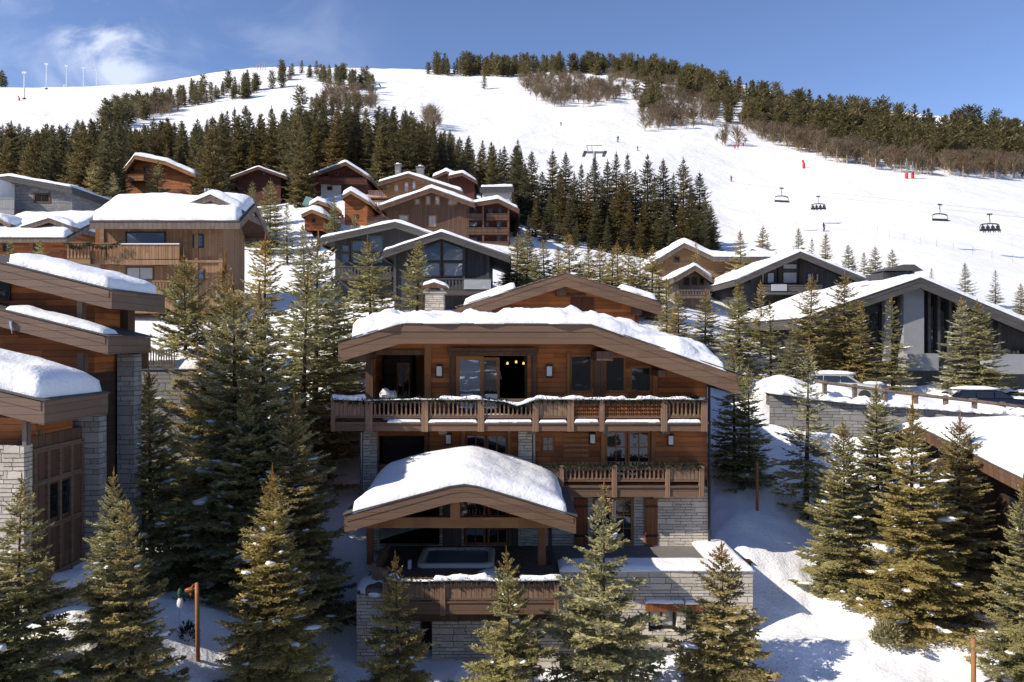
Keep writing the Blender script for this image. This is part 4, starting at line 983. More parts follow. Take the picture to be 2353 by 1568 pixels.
# ---- things on the upper balcony and terrace
tbx = thing('garden_table', (PX(893, 29.2), 29.2, ZF2), 'table with white cloth and flowers on the left end of the upper balcony', 'table')
MB().box(PX(870, 29.2), PX(915, 29.2), 28.95, 29.5, ZF2 + .72, ZF2 + .78).build('tabletop', M['cloth'], tbx)
MB().blob((PX(885, 29.2), 29.2, ZF2 + .95), .22, .2, .2, 9, 10, 6, .5).blob((PX(905, 29.2), 29.2, ZF2 + .9), .16, .15, .16, 10, 10, 6, .5).each('flower_bunch', M['cloth'], tbx)
for sx in (873, 911):
    MB().box(PX(sx, 29.2) - .03, PX(sx, 29.2) + .03, 29.0, 29.06, ZF2, ZF2 + .72).build('leg', M['wood_brown'], tbx)
for px, lb in ((1072, 'white cushioned balcony chair behind the left glass door pane'), (1128, 'white cushioned balcony chair at the open sliding door')):
    c0 = thing('balcony_chair', (PX(px, 29.3), 29.3, ZF2), lb, 'chair'); x = PX(px, 29.3)
    MB().box(x - .26, x + .26, 29.05, 29.55, ZF2 + .42, ZF2 + .5).build('seat', M['cloth'], c0, bevel=.03)
    MB().box(x - .26, x + .26, 29.5, 29.58, ZF2 + .5, ZF2 + .95).build('backrest', M['cloth'], c0, bevel=.03)
    for sx in (-.23, .23):
        for sy in (29.08, 29.52): MB().box(x + sx - .025, x + sx + .025, sy - .025, sy + .025, ZF2, ZF2 + .42).build('leg', M['wood_brown'], c0)
lp = thing('table_lamp', (PX(1131, 31.2), 31.2, ZF2), 'lamp with white shade inside the open sliding door', 'lamp')
MB().lathe([(.05, 0), (.05, .9), (.03, 1.5)], (PX(1131, 31.2), 31.2, ZF2), 8).build('lamp_stand', M['wood_brown'], lp)
MB().lathe([(.42, 1.45), (.36, 1.75), (.22, 1.98), (.02, 2.0)], (PX(1131, 31.2), 31.2, ZF2), 14).build('lamp_shade', M['cloth'], lp, True)
for px, dz, lb in ((1166, .0, 'left small warm pendant lamp glowing inside the open door'), (1186, .06, 'middle small warm pendant lamp glowing inside the open door'), (1203, .0, 'right small warm pendant lamp glowing inside the open door')):
    c = P(px, 834, 32.0) + Vector((0, 0, dz)); pl_ = thing('pendant_lamp', c, lb, 'lamp', 'pendant lamps in the living room')
    MB().tube([c, Vector((c.x, c.y, -.2))], .008, 5).build('cord', M['black'], pl_); MB().lathe([(.02, .04), (.045, .0), (.05, -.07), (.01, -.08)], c, 10).build('bulb', M['bulb'], pl_, True)

# ============================================================ left chalet with three stepped roofs
lc = thing('stepped_chalet', (-13.5, 22, -8.5), 'brown timber chalet with three stepped snowy roofs at the left edge', 'chalet')
xe = -12.1
def lroof(pyc, pyl, pxl, Y0, Y1, fh, snow, seed, sx0=None, sx1=None, tf=None, sa=None):
    """roof whose right eave is at xe; rises to the left at the slope seen in the photo"""
    x1 = PX(pxl, Y0); z0 = PZ(pyc, Y0); z1 = PZ(pyl, Y0)
    sl = (z1 - z0) / (x1 - xe)
    xa = xe - 6.5
    prof = [(xa, z0 + sl * (xa - xe)), (xe, z0)]
    sp = [((sx0 if sx0 is not None else xa), 0), ((sx1 if sx1 is not None else xe), 0)]
    sp = [(b, z0 + sl * (b - xe)) for b, _ in sp]
    return roof(lc, prof, Y0, Y1, fh=fh, slab=.3, snow=snow, seed=seed, r=.75, step=.2, mf='wood_fascia_s', snow_prof=sp, tfun=tf, snow_a=sa, rag=.08)
lroof(670, 606, 0, 22.2, 25.6, .52, .42, 51, sx0=PX(9, 22.2), sa=(22.3, 25.4))
r2 = lroof(777, 714, 0, 22.0, 24.6, .48, .25, 52, sx0=PX(9, 22), sx1=-12.15, sa=(22.1, 22.9))
lroof(926, 903, 0, 19.0, 22.0, .56, .52, 53, sa=(19.1, 21.85), tf=lambda B, A: 1.05 + .1 * np.clip(-B - 12, 0, 2))
xw = -13.2                       # the side walls stand back under the eaves
w = MB().box(-19, xw, 23.4, 24.9, PZ(830, 23.4), PZ(640, 23.4)); w.build('upper_wall', M['wood_orange'], lc)
MB().box(-19, xw + .1, 23.2, 24.9, PZ(960, 23.2), PZ(770, 23.2)).build('middle_wall', M['wood_orange'], lc)
MB().box(xw - .4, -12.95, 24.95, 25.4, -2.3, 1.25).build('side_wall', M['wood_brown'], lc)
w = MB().box(-19, PX(60, 19.9), 20.3, 22.0, PZ(1030, 20.3), PZ(960, 20.3)); w.build('lower_wall', M['wood_orange'], lc)
MB().box(PX(0, 19.7) - 2, PX(55, 19.7), 19.7, 20.05, -9.2, PZ(1024, 19.7)).build('stone_pier', M['stone'], lc)
xs = PX(55, 19.7)
MB().box(xs - .4, xs - .02, 20.05, 22.4, -9.2, -2.6).build('panelled_wall', M['wood_brown'], lc)
pn = MB()
for k in range(5):
    y = 20.08 + k * .55; pn.box(xs - .02, xs + .06, y, y + .09, -8.2, -3.0)
for z in (-8.2, -6.6, -5.2, -3.9, -3.0): pn.box(xs - .018, xs + .045, 20.05, 22.4, z - .07, z + .07)
pn.build('panel_frame', M['wood_fascia_s'], lc)
for k in range(2): MB().box(xs - .015, xs + .01, 20.73 + k * .55, 21.16 + k * .55, -5.0, -4.05).build('window_pane', M['glass'], lc)
MB().box(xs - .4, xs + .5, 22.4, 22.8, -9.2, PZ(955, 22.4)).build('stone_pier', M['stone_grey'], lc)
MB().box(xs + .03, xs + .58, 24.3, 24.8, -9.2, PZ(815, 24.3)).build('stone_pier', M['stone_grey'], lc)
MB().box(xs - .9, xs - .05, 22.8, 24.9, -9.2, -1.0).build('side_wall', M['wood_dark'], lc)
MB().box(-19, xs - .6, 25.0, 25.6, -9, .4).build('rear_wall', M['wood_dark'], lc)
b = MB()
b.box(PX(181, 22.9), PX(194, 22.9), 22.8, 23.0, PZ(752, 22.9), PZ(690, 22.9)); b.box(PX(182, 22.8), PX(198, 22.8), 22.7, 22.9, PZ(880, 22.8), PZ(812, 22.8))
b.box(PX(54, 19.6), PX(63, 19.6), 19.55, 19.75, PZ(1024, 19.6), PZ(968, 19.6)); b.box(PX(63, 19.8), PX(200, 24), 20.4, 20.5, PZ(1000, 20.4), PZ(990, 20.4))
b.each('post', M['wood_grey'], lc)
MB().box(PX(0, 23.35), PX(24, 23.35), 23.34, 23.39, PZ(690, 23.35), PZ(640, 23.35)).build('window_pane', M['glass'], lc)
MB().box(xw + .1, xw + .75, 24.7, 25.3, -.95, -.35).build('gutter_box', M['wood_soffit'], lc)
MB().box(-14.5, -11.9, 19.6, 25, -9.2, -8.45).build('step', M['stone_grey'], lc)
ic = thing('icicle', (PX(25, 21.95), 21.95, PZ(742, 21.95)), 'lone long icicle under the snowy lip of the middle left roof', 'icicle')
MB().tube([(PX(25, 21.95), 21.95, PZ(738, 21.95)), (PX(26, 21.95), 21.95, PZ(752, 21.95)), (PX(28, 21.95), 21.95, PZ(768, 21.95))], .06, 7, .008).build('ice_spike', M['ice'], ic, True)
# log store and low stone wall in front of it
ls = thing('log_store', (PX(112, 21.4), 21.4, -8.45), 'dark wooden log store with lid beside the stone steps', 'log store')
m = MB(); x0, x1 = PX(80, 21.4), PX(142, 21.4); m.box(x0, x1, 21.2, 22.2, -8.45, -7.3)
for k in range(6): m.box(x0 + k * (x1 - x0) / 5 - .03, x0 + k * (x1 - x0) / 5 + .03, 21.15, 21.2, -8.45, -7.28)
m.build('body', M['wood_dark'], ls); MB().prism([(x0 - .08, -7.28), (x1 + .08, -7.28), (x1 + .08, -7.2), ((x0 + x1) / 2, -7.02), (x0 - .08, -7.2)], 21.1, 22.3).build('lid', M['wood_brown'], ls)
gw = thing('garden_wall', (PX(90, 20.8), 20.8, -8.6), 'low dry stone garden wall capped with snow, bottom left', 'wall')
MB().box(PX(-60, 20.8), PX(170, 20.8), 20.8, 21.5, -9.8, PZ(1347, 20.8)).build('wall', M['stone'], gw)
snow_cap(gw, [(PX(-60, 20.8), PZ(1347, 20.8)), (PX(172, 20.8), PZ(1347, 20.8))], 20.75, 22.6, .26, 'y', 61, .3, .2)
# back-yard railing beside the chalet
fr_ = thing('terrace_railing', (PX(352, 29), 29, PZ(842, 29)), 'grey slatted terrace railing with snow behind the stepped chalet', 'railing')
m = MB(); x0, x1 = PX(316, 29), PX(400, 29)
for k in range(15): m.box(x0 + k * (x1 - x0) / 14 - .02, x0 + k * (x1 - x0) / 14 + .02, 29, 29.04, PZ(842, 29), PZ(806, 29))
m.box(x0, x1, 28.98, 29.06, PZ(808, 29), PZ(804, 29)).box(x0, x1, 28.98, 29.06, PZ(843, 29), PZ(838, 29)); m.build('slat_panel', M['wood_grey'], fr_)
MB().box(x0, x1 + 1, 29.1, 32.5, -8, PZ(848, 29)).build('terrace_base', M['stone_grey'], fr_)
snow_cap(fr_, [(x0, PZ(848, 29)), (x1 + 1, PZ(848, 29))], 29.1, 32.4, .5, 'y', 63, .5, .25, nz=.5)

# ============================================================ generic background houses
def gable_house(name, label, Y, Yb, prof, wx, base, wall, fh=.45, snow=.4, mf='wood_fascia', ov=1.2, seed=0, cat='chalet', snow_a=None, **kw):
    """gable end towards the camera. prof in pixels at depth Y; walls stand ov behind the roof edge"""
    o = thing(name, (PX((wx[0] + wx[1]) / 2, Y + ov), Y + ov, PZ(base, Y + ov)), label, cat)
    pr = [(PX(a, Y), PZ(b, Y)) for a, b in prof]
    roof(o, pr, Y, Yb, fh=fh, snow=snow, seed=seed, mf=mf, snow_a=snow_a or (Y + .04, Yb - .1), **kw)
    y = Y + ov; un = offs(pr, -.24)
    xa, xb = PX(wx[0], y), PX(wx[1], y)
    top = max(p[1] for p in pr) + 1
    wall_holes(xa, xb, PZ(base, y), top, y, .3, [], un).build('front_wall', M[wall], o)
    s = MB()
    for p, q in ((xa, xa + .25), (xb - .25, xb)):
        s.box(p, q, y + .3, Yb - .4, PZ(base, y), float(np.interp((p + q) / 2, [r[0] for r in un], [r[1] for r in un])))
    s.box(xa + .25, xb - .25, Yb - .6, Yb - .4, PZ(base, y), min(pr[0][1], pr[-1][1]) - .3)
    s.each('side_wall', M[wall], o)
    return o, y
def bal_simple(o, px0, px1, pyt, pyf, Y, dep=1.3, mat='wood_rail', kind='bar', fasc=.22, nm='balcony'):
    x0, x1 = PX(px0, Y), PX(px1, Y); zt_, zf = PZ(pyt, Y), PZ(pyf, Y)
    b = MB().box(x0, x1, Y + .08, Y + dep, zf - fasc, zf).build(nm, M['wood_brown'], o)
    MB().box(x0, x1, Y, Y + .07, zf - fasc, zf + .02).build('fascia_board', M[mat], b)
    MB().box(x0, x1, Y - .02, Y + .1, zt_ - .09, zt_).build('rail', M[mat], b)
    balusters(b, x0, x1, zf + .08, zt_ - .1, Y + .02, gap=.24, w=.15, kind=kind, mat=mat)
    return b

# dark grey chalet with two glazed gables
o, y = gable_house('grey_gable_chalet', 'charcoal grey chalet gable with tall blue glazed window behind the main chalet chimney', 52, 64, [(880, 580), (1014, 535), (1170, 590)], (906, 1124), 720, 'char', .42, .26, 'char_fascia', 1.3, 71, ms='wood_dark')
wz = lambda p: PZ(p, y)
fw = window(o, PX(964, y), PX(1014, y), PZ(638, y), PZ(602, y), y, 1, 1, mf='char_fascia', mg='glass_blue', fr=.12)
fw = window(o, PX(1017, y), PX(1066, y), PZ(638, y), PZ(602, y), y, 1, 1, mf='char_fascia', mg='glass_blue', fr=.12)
for a, b_, ta, tb_ in ((964, 1014, 575, 553), (1017, 1066, 553, 572)):
    q = [(PX(a, y), PZ(600, y)), (PX(b_, y), PZ(600, y)), (PX(b_, y), PZ(tb_, y)), (PX(a, y), PZ(ta, y))]
    cxm = sum(p[0] for p in q) / 4; czm = sum(p[1] for p in q) / 4
    f = MB().prism(q, y - .06, y - .002).build('window', M['char_fascia'], o)
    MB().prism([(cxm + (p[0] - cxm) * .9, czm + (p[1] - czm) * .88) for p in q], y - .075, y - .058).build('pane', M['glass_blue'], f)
bb = bal_simple(o, 966, 1130, 640, 668, y - 1.5, 1.5, 'char_fascia', 'bar', .3)
MB().box(PX(1066, y - 1.55), PX(1128, y - 1.55), y - 1.56, y - 1.53, PZ(665, y - 1.5), PZ(643, y - 1.5)).build('glass_panel', M['glass_pale'], bb)
MB().box(PX(905, y), PX(911, y), y - .15, y, PZ(690, y), PZ(578, y)).box(PX(1118, y), PX(1124, y), y - .15, y, PZ(690, y), PZ(574, y)).box(PX(1063, y), PX(1069, y), y - .14, y, PZ(690, y), PZ(558, y)).each('post', M['char_fascia'], o)
o, y = gable_house('grey_gable_chalet', 'charcoal chalet gable set back and left, half hidden by a small spruce', 56.5, 66, [(733, 550), (908, 512), (1010, 545)], (770, 1000), 700, 'char', .42, .26, 'char_fascia', 1.3, 72, ms='wood_dark')
for a, b_, t, bt in ((784, 804, 563, 580), (807, 842, 553, 580), (845, 881, 541, 580), (784, 804, 583, 606), (807, 842, 583, 606), (845, 881, 583, 606)):
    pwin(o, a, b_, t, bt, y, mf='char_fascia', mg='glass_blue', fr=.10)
bal_simple(o, 775, 900, 612, 636, y - 1.2, 1.2, 'char_fascia')

# the big brown apartment chalet up the hill: three bodies
o, y = gable_house('apartment_chalet', 'large grey brown apartment chalet with arched top windows, centre of the village', 95, 112, [(873, 474), (991, 433), (1090, 468)], (888, 1073), 580, 'wood_brown', .55, .5, 'wood_brown', 1.5, 73)
for a, b_, t, bt, nx in ((953, 966, 457, 471, 1), (978, 990, 450, 472, 1), (999, 1011, 450, 472, 1), (1029, 1052, 458, 472, 2), (916, 939, 494, 509, 2), (984, 1003, 495, 522, 2)):
    pwin(o, a, b_, t, bt, y, nx, 1, mf='wood_post', mg='glass_pale', fr=.14)
bal_simple(o, 842, 892, 500, 508, y + 1, 2, 'wood_brown'); 
o2, y = gable_house('apartment_wing', 'dark timber wing with stacked balconies right of the apartment chalet', 96, 112, [(1058, 472), (1144, 458), (1192, 482)], (1072, 1172), 600, 'wood_red', .5, .5, 'wood_brown', 1.6, 74, cat='apartment wing')
for a, b_, t, bt in ((1075, 1097, 478, 492), (1121, 1133, 478, 492), (1143, 1153, 478, 492), (1073, 1098, 508, 522), (1115, 1125, 510, 523), (1141, 1153, 508, 523), (1141, 1152, 542, 558), (1080, 1098, 545, 558)):
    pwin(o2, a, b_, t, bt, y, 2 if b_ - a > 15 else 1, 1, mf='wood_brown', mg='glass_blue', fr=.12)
for a, b_, t, f in ((1073, 1108, 491, 502), (1118, 1170, 491, 502), (1073, 1170, 523, 535), (1073, 1170, 555, 566)):
    bal_simple(o2, a, b_, t, f, y - 1.2, 1.2, 'wood_brown', 'board')
for px in (1076, 1110, 1168): MB().box(PX(px, y - 1.1) - .12, PX(px, y - 1.1) + .12, y - 1.1, y - .9, PZ(580, y), PZ(474, y)).build('post', M['wood_brown'], o2)
o, y = gable_house('apartment_chalet', 'sunlit orange gable behind the grey brown apartment chalet', 103, 118, [(868, 420), (938, 400), (1064, 442)], (888, 1040), 520, 'wood_tan', .5, .5, 'wood_brown', 1.5, 75)
for a, b_, t, bt in ((904, 917, 424, 442), (928, 940, 417, 444), (946, 957, 414, 438)): pwin(o, a, b_, t, bt, y, 1, 1, mf='wood_post', mg='glass_pale', fr=.14)
for px0, px1, py0 in ((909, 921, 381), (958, 974, 386)):
    c_ = MB().box(PX(px0, 108), PX(px1, 108), 107.5, 108.6, PZ(420, 108), PZ(py0, 108)).box(PX(px0, 108) - .12, PX(px1, 108) + .12, 107.4, 108.7, PZ(py0, 108), PZ(py0 - 2, 108)).build('chimney', M['stone_grey'], o)
    MB().blob((PX((px0 + px1) / 2, 108), 108, PZ(py0 - 3, 108)), .5, .5, .22, 2, 10, 6).build('snow_cover', M['snow'], c_, True)
bal_simple(o, 846, 890, 438, 452, y - .3, 2, 'wood_post'); bal_simple(o, 848, 890, 462, 476, y - .3, 2, 'wood_post')
o, y = gable_house('small_chalet', 'small rusty gable with curved snowy roof behind the apartment wing', 122, 132, [(1030, 405), (1062, 398), (1096, 417)], (1040, 1090), 470, 'wood_red', .45, .5, 'wood_brown', 1.2, 76)
o, y = gable_house('small_chalet', 'snowy roof peeping left of the small rusty gable', 126, 136, [(993, 408), (1025, 394), (1050, 404)], (1000, 1046), 470, 'wood_brown', .4, .6, 'wood_brown', 1.2, 77)
o, y = gable_house('flat_roofed_building', 'low flat roofed building with snow beside the tall spruces', 112, 124, [(1104, 431), (1180, 430)], (1108, 1176), 500, 'pale_wall', .8, .45, 'slate', .5, 78, cat='building')
# dark red chalet
o, y = gable_house('red_chalet', 'dark red timber chalet with white ground floor left of the apartments', 120, 134, [(700, 408), (794, 373), (850, 408)], (714, 843), 480, 'wood_red', .5, .45, 'wood_brown', 1.5, 79)
for a, b_, t, bt in ((747, 757, 398, 406), (769, 779, 396, 405), (800, 808, 397, 405), (826, 834, 400, 409)): pwin(o, a, b_, t, bt, y, 1, 1, mf='wood_brown', mg='glass', fr=.12)
MB().box(PX(738, y), PX(784, y), y - .12, y - .003, PZ(480, y), PZ(423, y)).build('rendered_wall', M['pale_wall'], o)
bal_simple(o, 712, 756, 406, 418, y - 1.2, 1.2, 'wood_red', 'board'); bal_simple(o, 756, 843, 409, 420, y - 1.2, 1.2, 'wood_red', 'board')
pwin(o, 752, 764, 428, 438, y - .13, 1, 1, mf='wood_brown', mg='glass', fr=.1)
# little orange huts under it
for nm, lb, pr, wx, base, Y, sd in (('wooden_hut', 'orange hut with thick snow, lower left of the dark red chalet', [(708, 476), (730, 462), (752, 470)], (712, 748), 510, 96, 81),
        ('wooden_hut', 'bright orange hut right of the other hut, beside the apartments', [(786, 452), (806, 440), (850, 466)], (792, 844), 520, 100, 82),
        ('wooden_hut', 'flat snowy hut roof lowest among the orange huts', [(694, 494), (716, 483), (748, 496)], (700, 742), 530, 92, 83)):
    o, y = gable_house(nm, lb, Y, Y + 9, pr, wx, base, 'wood_orange', .35, .7, 'wood_tan', .8, sd, cat='hut')
    pwin(o, (wx[0] + wx[1]) / 2 - 5, (wx[0] + wx[1]) / 2 + 5, base - 28, base - 18, y, 1, 1, mf='wood_brown', mg='glass', fr=.1)
tp = thing('green_tarpaulin', (PX(706, 98), 98, PZ(462, 98)), 'pale green tarpaulin over a stall beside the orange huts', 'tarpaulin')
MB().prism([(PX(694, 98), PZ(470, 98)), (PX(722, 98), PZ(470, 98)), (PX(719, 98), PZ(456, 98)), (PX(703, 98), PZ(451, 98))], 98, 101).build('cover_sheet', plain('green_sheet', (0.16, .33, .27), .7), tp)
# chalets in the trees
o, y = gable_house('orange_chalet', 'tall orange chalet with snowy roof half hidden in the forest', 112, 126, [(279, 398), (309, 358), (380, 372), (449, 402)], (288, 440), 500, 'wood_orange', .5, .6, 'wood_post', 1.4, 84)
bal_simple(o, 288, 330, 402, 412, y - 1.2, 1.2, 'wood_post', 'board')
for a, b_, t, bt in ((298, 308, 384, 394), (330, 342, 385, 398), (298, 310, 418, 430)): pwin(o, a, b_, t, bt, y, 1, 1, mf='wood_brown', mg='glass', fr=.12)
o, y = gable_house('red_chalet', 'small dark red gable peeping above a spruce, left of the larger red chalet', 118, 128, [(528, 408), (593, 384), (660, 408)], (545, 645), 470, 'wood_red', .35, .3, 'wood_brown', 1.2, 85)
for a, b_ in ((575, 583), (603, 611)): pwin(o, a, b_, 393, 402, y, 1, 1, mf='wood_brown', mg='glass', fr=.1)

# ---- houses whose eave runs across the picture
def eave_house(name, label, Y, px0, px1, pye, pyr, dep, wx, base, wall, fh=.4, snow=.6, mf='wood_fascia', ov=.9, seed=0, rise=None, cat='chalet', tf=None, r=.9, **kw):
    o = thing(name, (PX((wx[0] + wx[1]) / 2, Y + ov), Y + ov, PZ(base, Y + ov)), label, cat)
    x0, x1 = PX(px0, Y), PX(px1, Y); ze = PZ(pye, Y)
    zr = PZ(pyr, Y + dep / 2)
    prof = [(Y, ze), (Y + dep / 2, zr), (Y + dep, ze)]
    roof(o, prof, x0, x1, fh=fh, snow=snow, seed=seed, axis='x', mf=mf, snow_a=(x0 + .1, x1 - .1), face_end=True, r=r, tfun=tf, **kw)
    y = Y + ov
    MB().box(PX(wx[0], y), PX(wx[1], y), y, Y + dep - ov, PZ(base, y), ze - .2).build('wall', M[wall], o)
    MB().prism([(y + .02, ze - .2), (Y + dep - ov, ze - .2), (Y + dep / 2, zr - .3)], PX(wx[0], y) + .02, PX(wx[1], y) - .02, 'x').build('gable_wall', M[wall], o)
    return o, y
o, y = eave_house('larch_chalet', 'pale larch timber chalet with thick rounded snow roof and corner balcony', 54, 207, 549, 511, 470, 6.6, (236, 513), 720, 'wood_tan_v', .5, .85, 'wood_grey', 1.1, 91, r=1.1)
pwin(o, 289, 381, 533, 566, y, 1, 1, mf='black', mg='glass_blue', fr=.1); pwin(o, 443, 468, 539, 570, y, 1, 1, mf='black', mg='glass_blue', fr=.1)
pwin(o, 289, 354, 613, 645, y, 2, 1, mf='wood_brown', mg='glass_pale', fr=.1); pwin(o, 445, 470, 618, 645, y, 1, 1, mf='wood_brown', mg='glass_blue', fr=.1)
for px in (236, 428, 452, 508): MB().box(PX(px, y) - .14, PX(px, y) + .14, y - .10, y - .002, PZ(720, y), PZ(522, y)).build('post', M['wood_tan'], o)
MB().box(PX(236, y), PX(513, y), y - .12, y - .003, PZ(604, y), PZ(598, y)).build('beam', M['wood_tan'], o)
bb = bal_simple(o, 275, 412, 561, 598, y - 1.2, 1.2, 'wood_tan_v', 'board', .34); bal_simple(o, 205, 275, 558, 598, y - 1.0, 1.0, 'wood_tan_v', 'bar', .3)
MB().box(PX(275, y - 1.2), PX(412, y - 1.2), y - 1.24, y - 1.08, PZ(562, y - 1.2), PZ(559.5, y - 1.2)).build('metal_handrail', M['white_metal'], bb)
bal_simple(o, 152, 207, 556, 597, y - 1.4, 3.0, 'wood_tan', 'bar', .3); bal_simple(o, 350, 400, 645, 668, y - 1.0, 1.0, 'wood_tan_v', 'bar', .3)
MB().box(PX(205, y), PX(236, y), y + .8, y + 1.0, PZ(598, y), PZ(515, y)).build('orange_wall', M['wood_orange_v'], o)
for px_ in (468, 476): MB().lathe([(.12, 0), (.12, 1.3), (.17, 1.32), (.17, 1.5), (.02, 1.55)], (PX(px_, 58), 58.5, PZ(478, 58.5)), 8).build('flue', M['metal'], o)
# dormer with its own rounded roof
pr = [(PX(408, 55), PZ(482, 55)), (PX(483, 55), PZ(449, 55)), (PX(558, 55), PZ(487, 55))]
roof(o, pr, 55, 59.8, fh=.42, snow=.55, seed=92, mf='wood_grey', r=.6)
wall_holes(PX(424, 55.9), PX(540, 55.9), PZ(500, 55.9), PZ(440, 55.9), 55.9, .3, [], offs(pr, -.24)).build('dormer_wall', M['wood_tan'], o)
MB().box(PX(476, 55.8), PX(484, 55.8), 55.1, 55.9, PZ(470, 55.8), PZ(458, 55.8)).build('bracket', M['wood_tan'], o)
garland([Vector((PX(p, 53.6), 53.6, PZ(q, 53.6))) for p, q in ((152, 560), (166, 568), (185, 570), (204, 560), (215, 566), (235, 571), (258, 568), (276, 558))], .2, 'dark looped garland on the corner balcony of the larch chalet', 6, 0)
o, y = gable_house('modern_house', 'grey stone block house with thin tilted snowy roof at the left edge', 76, 86, [(-70, 416), (20, 406), (164, 432)], (-60, 166), 560, 'stone_grey', .55, .35, 'slate', .6, 93, cat='house')
window(o, PX(77, y), PX(116, y), PZ(467, y), PZ(444, y), y, 2, 1, mf='wood_brown', mg='glass', fr=.16)
bal_simple(o, -30, 32, 455, 482, y - 2.4, 2.4, 'concrete', 'board', .5); MB().box(PX(24, y), PX(34, y), y - 2.3, y - .003, PZ(500, y), PZ(424, y)).build('pillar', M['white_metal'], o)
MB().box(PX(-40, y), PX(24, y), y - .14, y - .003, PZ(470, y), PZ(424, y)).build('timber_panel', M['wood_orange_v'], o)
o, y = eave_house('orange_chalet', 'low orange chalet with snowy dormer at the left edge below the stone block house', 66, -60, 152, 549, 500, 12, (-60, 146), 620, 'wood_orange', .35, .6, 'wood_grey', .8, 94)
pr = [(PX(50, 67), PZ(523, 67)), (PX(112, 67), PZ(503, 67)), (PX(166, 67), PZ(524, 67))]
roof(o, pr, 67, 75, fh=.34, snow=.45, seed=95, mf='wood_grey', r=.6)
wall_holes(PX(60, 67.9), PX(158, 67.9), PZ(545, 67.9), PZ(490, 67.9), 67.9, .3, [], offs(pr, -.24)).build('dormer_wall', M['wood_orange'], o)
pr = [(PX(-50, 67), PZ(523, 67)), (PX(-8, 67), PZ(498, 67)), (PX(24, 67), PZ(519, 67))]
roof(o, pr, 67, 75, fh=.34, snow=.45, seed=96, mf='wood_grey', r=.6)
wall_holes(PX(-45, 67.9), PX(18, 67.9), PZ(545, 67.9), PZ(490, 67.9), 67.9, .3, [], offs(pr, -.24)).build('dormer_wall', M['wood_orange'], o)
for a, b_ in ((6, 28), (76, 92)): pwin(o, a, b_, 560, 580, y, 2, 1, mf='wood_brown', mg='glass', fr=.1)
pwin(o, 90, 106, 518, 530, 67.9, 2, 1, mf='wood_brown', mg='glass', fr=.1)

# ============================================================ right-hand houses
o, y = gable_house('slate_chalet', 'big charcoal chalet with long sunlit snow roof and flat topped chimney, right', 48, 66, [(1838, 735), (2115, 640), (2520, 812)], (1880, 2480), 930, 'char', .62, .42, 'char_fascia', 1.6, 101, ms='wood_dark', step=.4, r=.8)
MB().box(PX(2062, y), PX(2108, y), y - .8, y - .002, PZ(812, y), PZ(662, y)).build('concrete_pier', M['concrete'], o)
MB().box(PX(2026, y), PX(2042, y), y - .5, y - .002, PZ(830, y), PZ(684, y)).build('concrete_pier', M['concrete'], o)
for a, b_, t, bt in ((1990, 2024, 700, 810), (2043, 2061, 690, 815), (2111, 2128, 668, 810), (2131, 2150, 672, 810), (2155, 2176, 690, 760), (2155, 2176, 765, 815), (2180, 2200, 700, 815), (2290, 2350, 800, 840), (1900, 1960, 770, 850)):
    pwin(o, a, b_, t, bt, y, 1, 2 if bt - t > 90 else 1, mf='black', mg='glass', fr=.14, bar=.12)
for px, t in ((2110, 660), (2130, 664), (2152, 672), (2178, 682), (2290, 745)): MB().box(PX(px, y) - .09, PX(px, y) + .09, y - .3, y - .003, PZ(830, y), PZ(t, y)).build('post', M['char_fascia'], o)
MB().box(PX(2088, y - 1.6), PX(2157, y - 1.6), y - 1.6, y - .01, PZ(852, y - 1.6), PZ(813, y - 1.6)).build('balcony', M['concrete'], o)
MB().box(PX(2280, y - 1.6), PX(2420, y - 1.6), y - 1.6, y - .01, PZ(860, y - 1.6), PZ(815, y - 1.6)).build('balcony', M['concrete'], o)
MB().box(PX(1850, y), PX(1884, y), y + .3, 64, PZ(860, y), PZ(748, y)).build('side_wall', M['char'], o)
Yk = 52; c_ = MB().box(PX(2029, Yk), PX(2102, Yk), Yk, Yk + 2.2, PZ(690, Yk), PZ(626, Yk)).build('chimney', M['char'], o)
ck = MB().prism([(PX(2031, Yk) - .1, PZ(623, Yk)), (PX(2117, Yk), PZ(623, Yk)), (PX(2096, Yk), PZ(609, Yk)), (PX(2072, Yk), PZ(609, Yk))], Yk - .3, Yk + 2.5)
for px in (2036, 2098): ck.box(PX(px, Yk) - .08, PX(px, Yk) + .08, Yk + .2, Yk + .4, PZ(626, Yk), PZ(623, Yk))
ck.build('chimney_cap', M['char_fascia'], c_)
MB().box(PX(1990, 51), PX(2060, 51), 50.5, 53, PZ(668, 51), PZ(655, 51)).build('roof_slab', M['lauze'], o)
o, y = gable_house('slate_chalet', 'charcoal chalet with white glazed gable and steep snowy roof, upper right', 66, 82, [(1690, 645), (1839, 580), (1995, 645)], (1702, 1960), 780, 'char', .5, .42, 'char_fascia', 1.5, 102, ms='wood_dark')
for a, b_, t, bt in ((1749, 1757, 626, 652), (1762, 1780, 626, 652), (1768, 1785, 606, 622), (1798, 1832, 606, 620), (1798, 1832, 625, 652), (1854, 1866, 628, 650), (1874, 1882, 628, 650)):
    pwin(o, a, b_, t, bt, y, 1, 1, mf='wood_dark', mg='glass_pale', fr=.08)
bal_simple(o, 1745, 1890, 655, 672, y - 1.2, 1.2, 'char_fascia', 'board'); MB().box(PX(1772, y - 1.25), PX(1808, y - 1.25), y - 1.27, y - 1.24, PZ(671, y), PZ(656, y)).build('glass_panel', M['glass_pale'], o)
pwin(o, 1712, 1726, 638, 652, y, 1, 1, mf='wood_dark', mg='glass', fr=.08); pwin(o, 1672, 1698, 684, 702, y - .5, 1, 1, mf='wood_brown', mg='glass_pale', fr=.1)
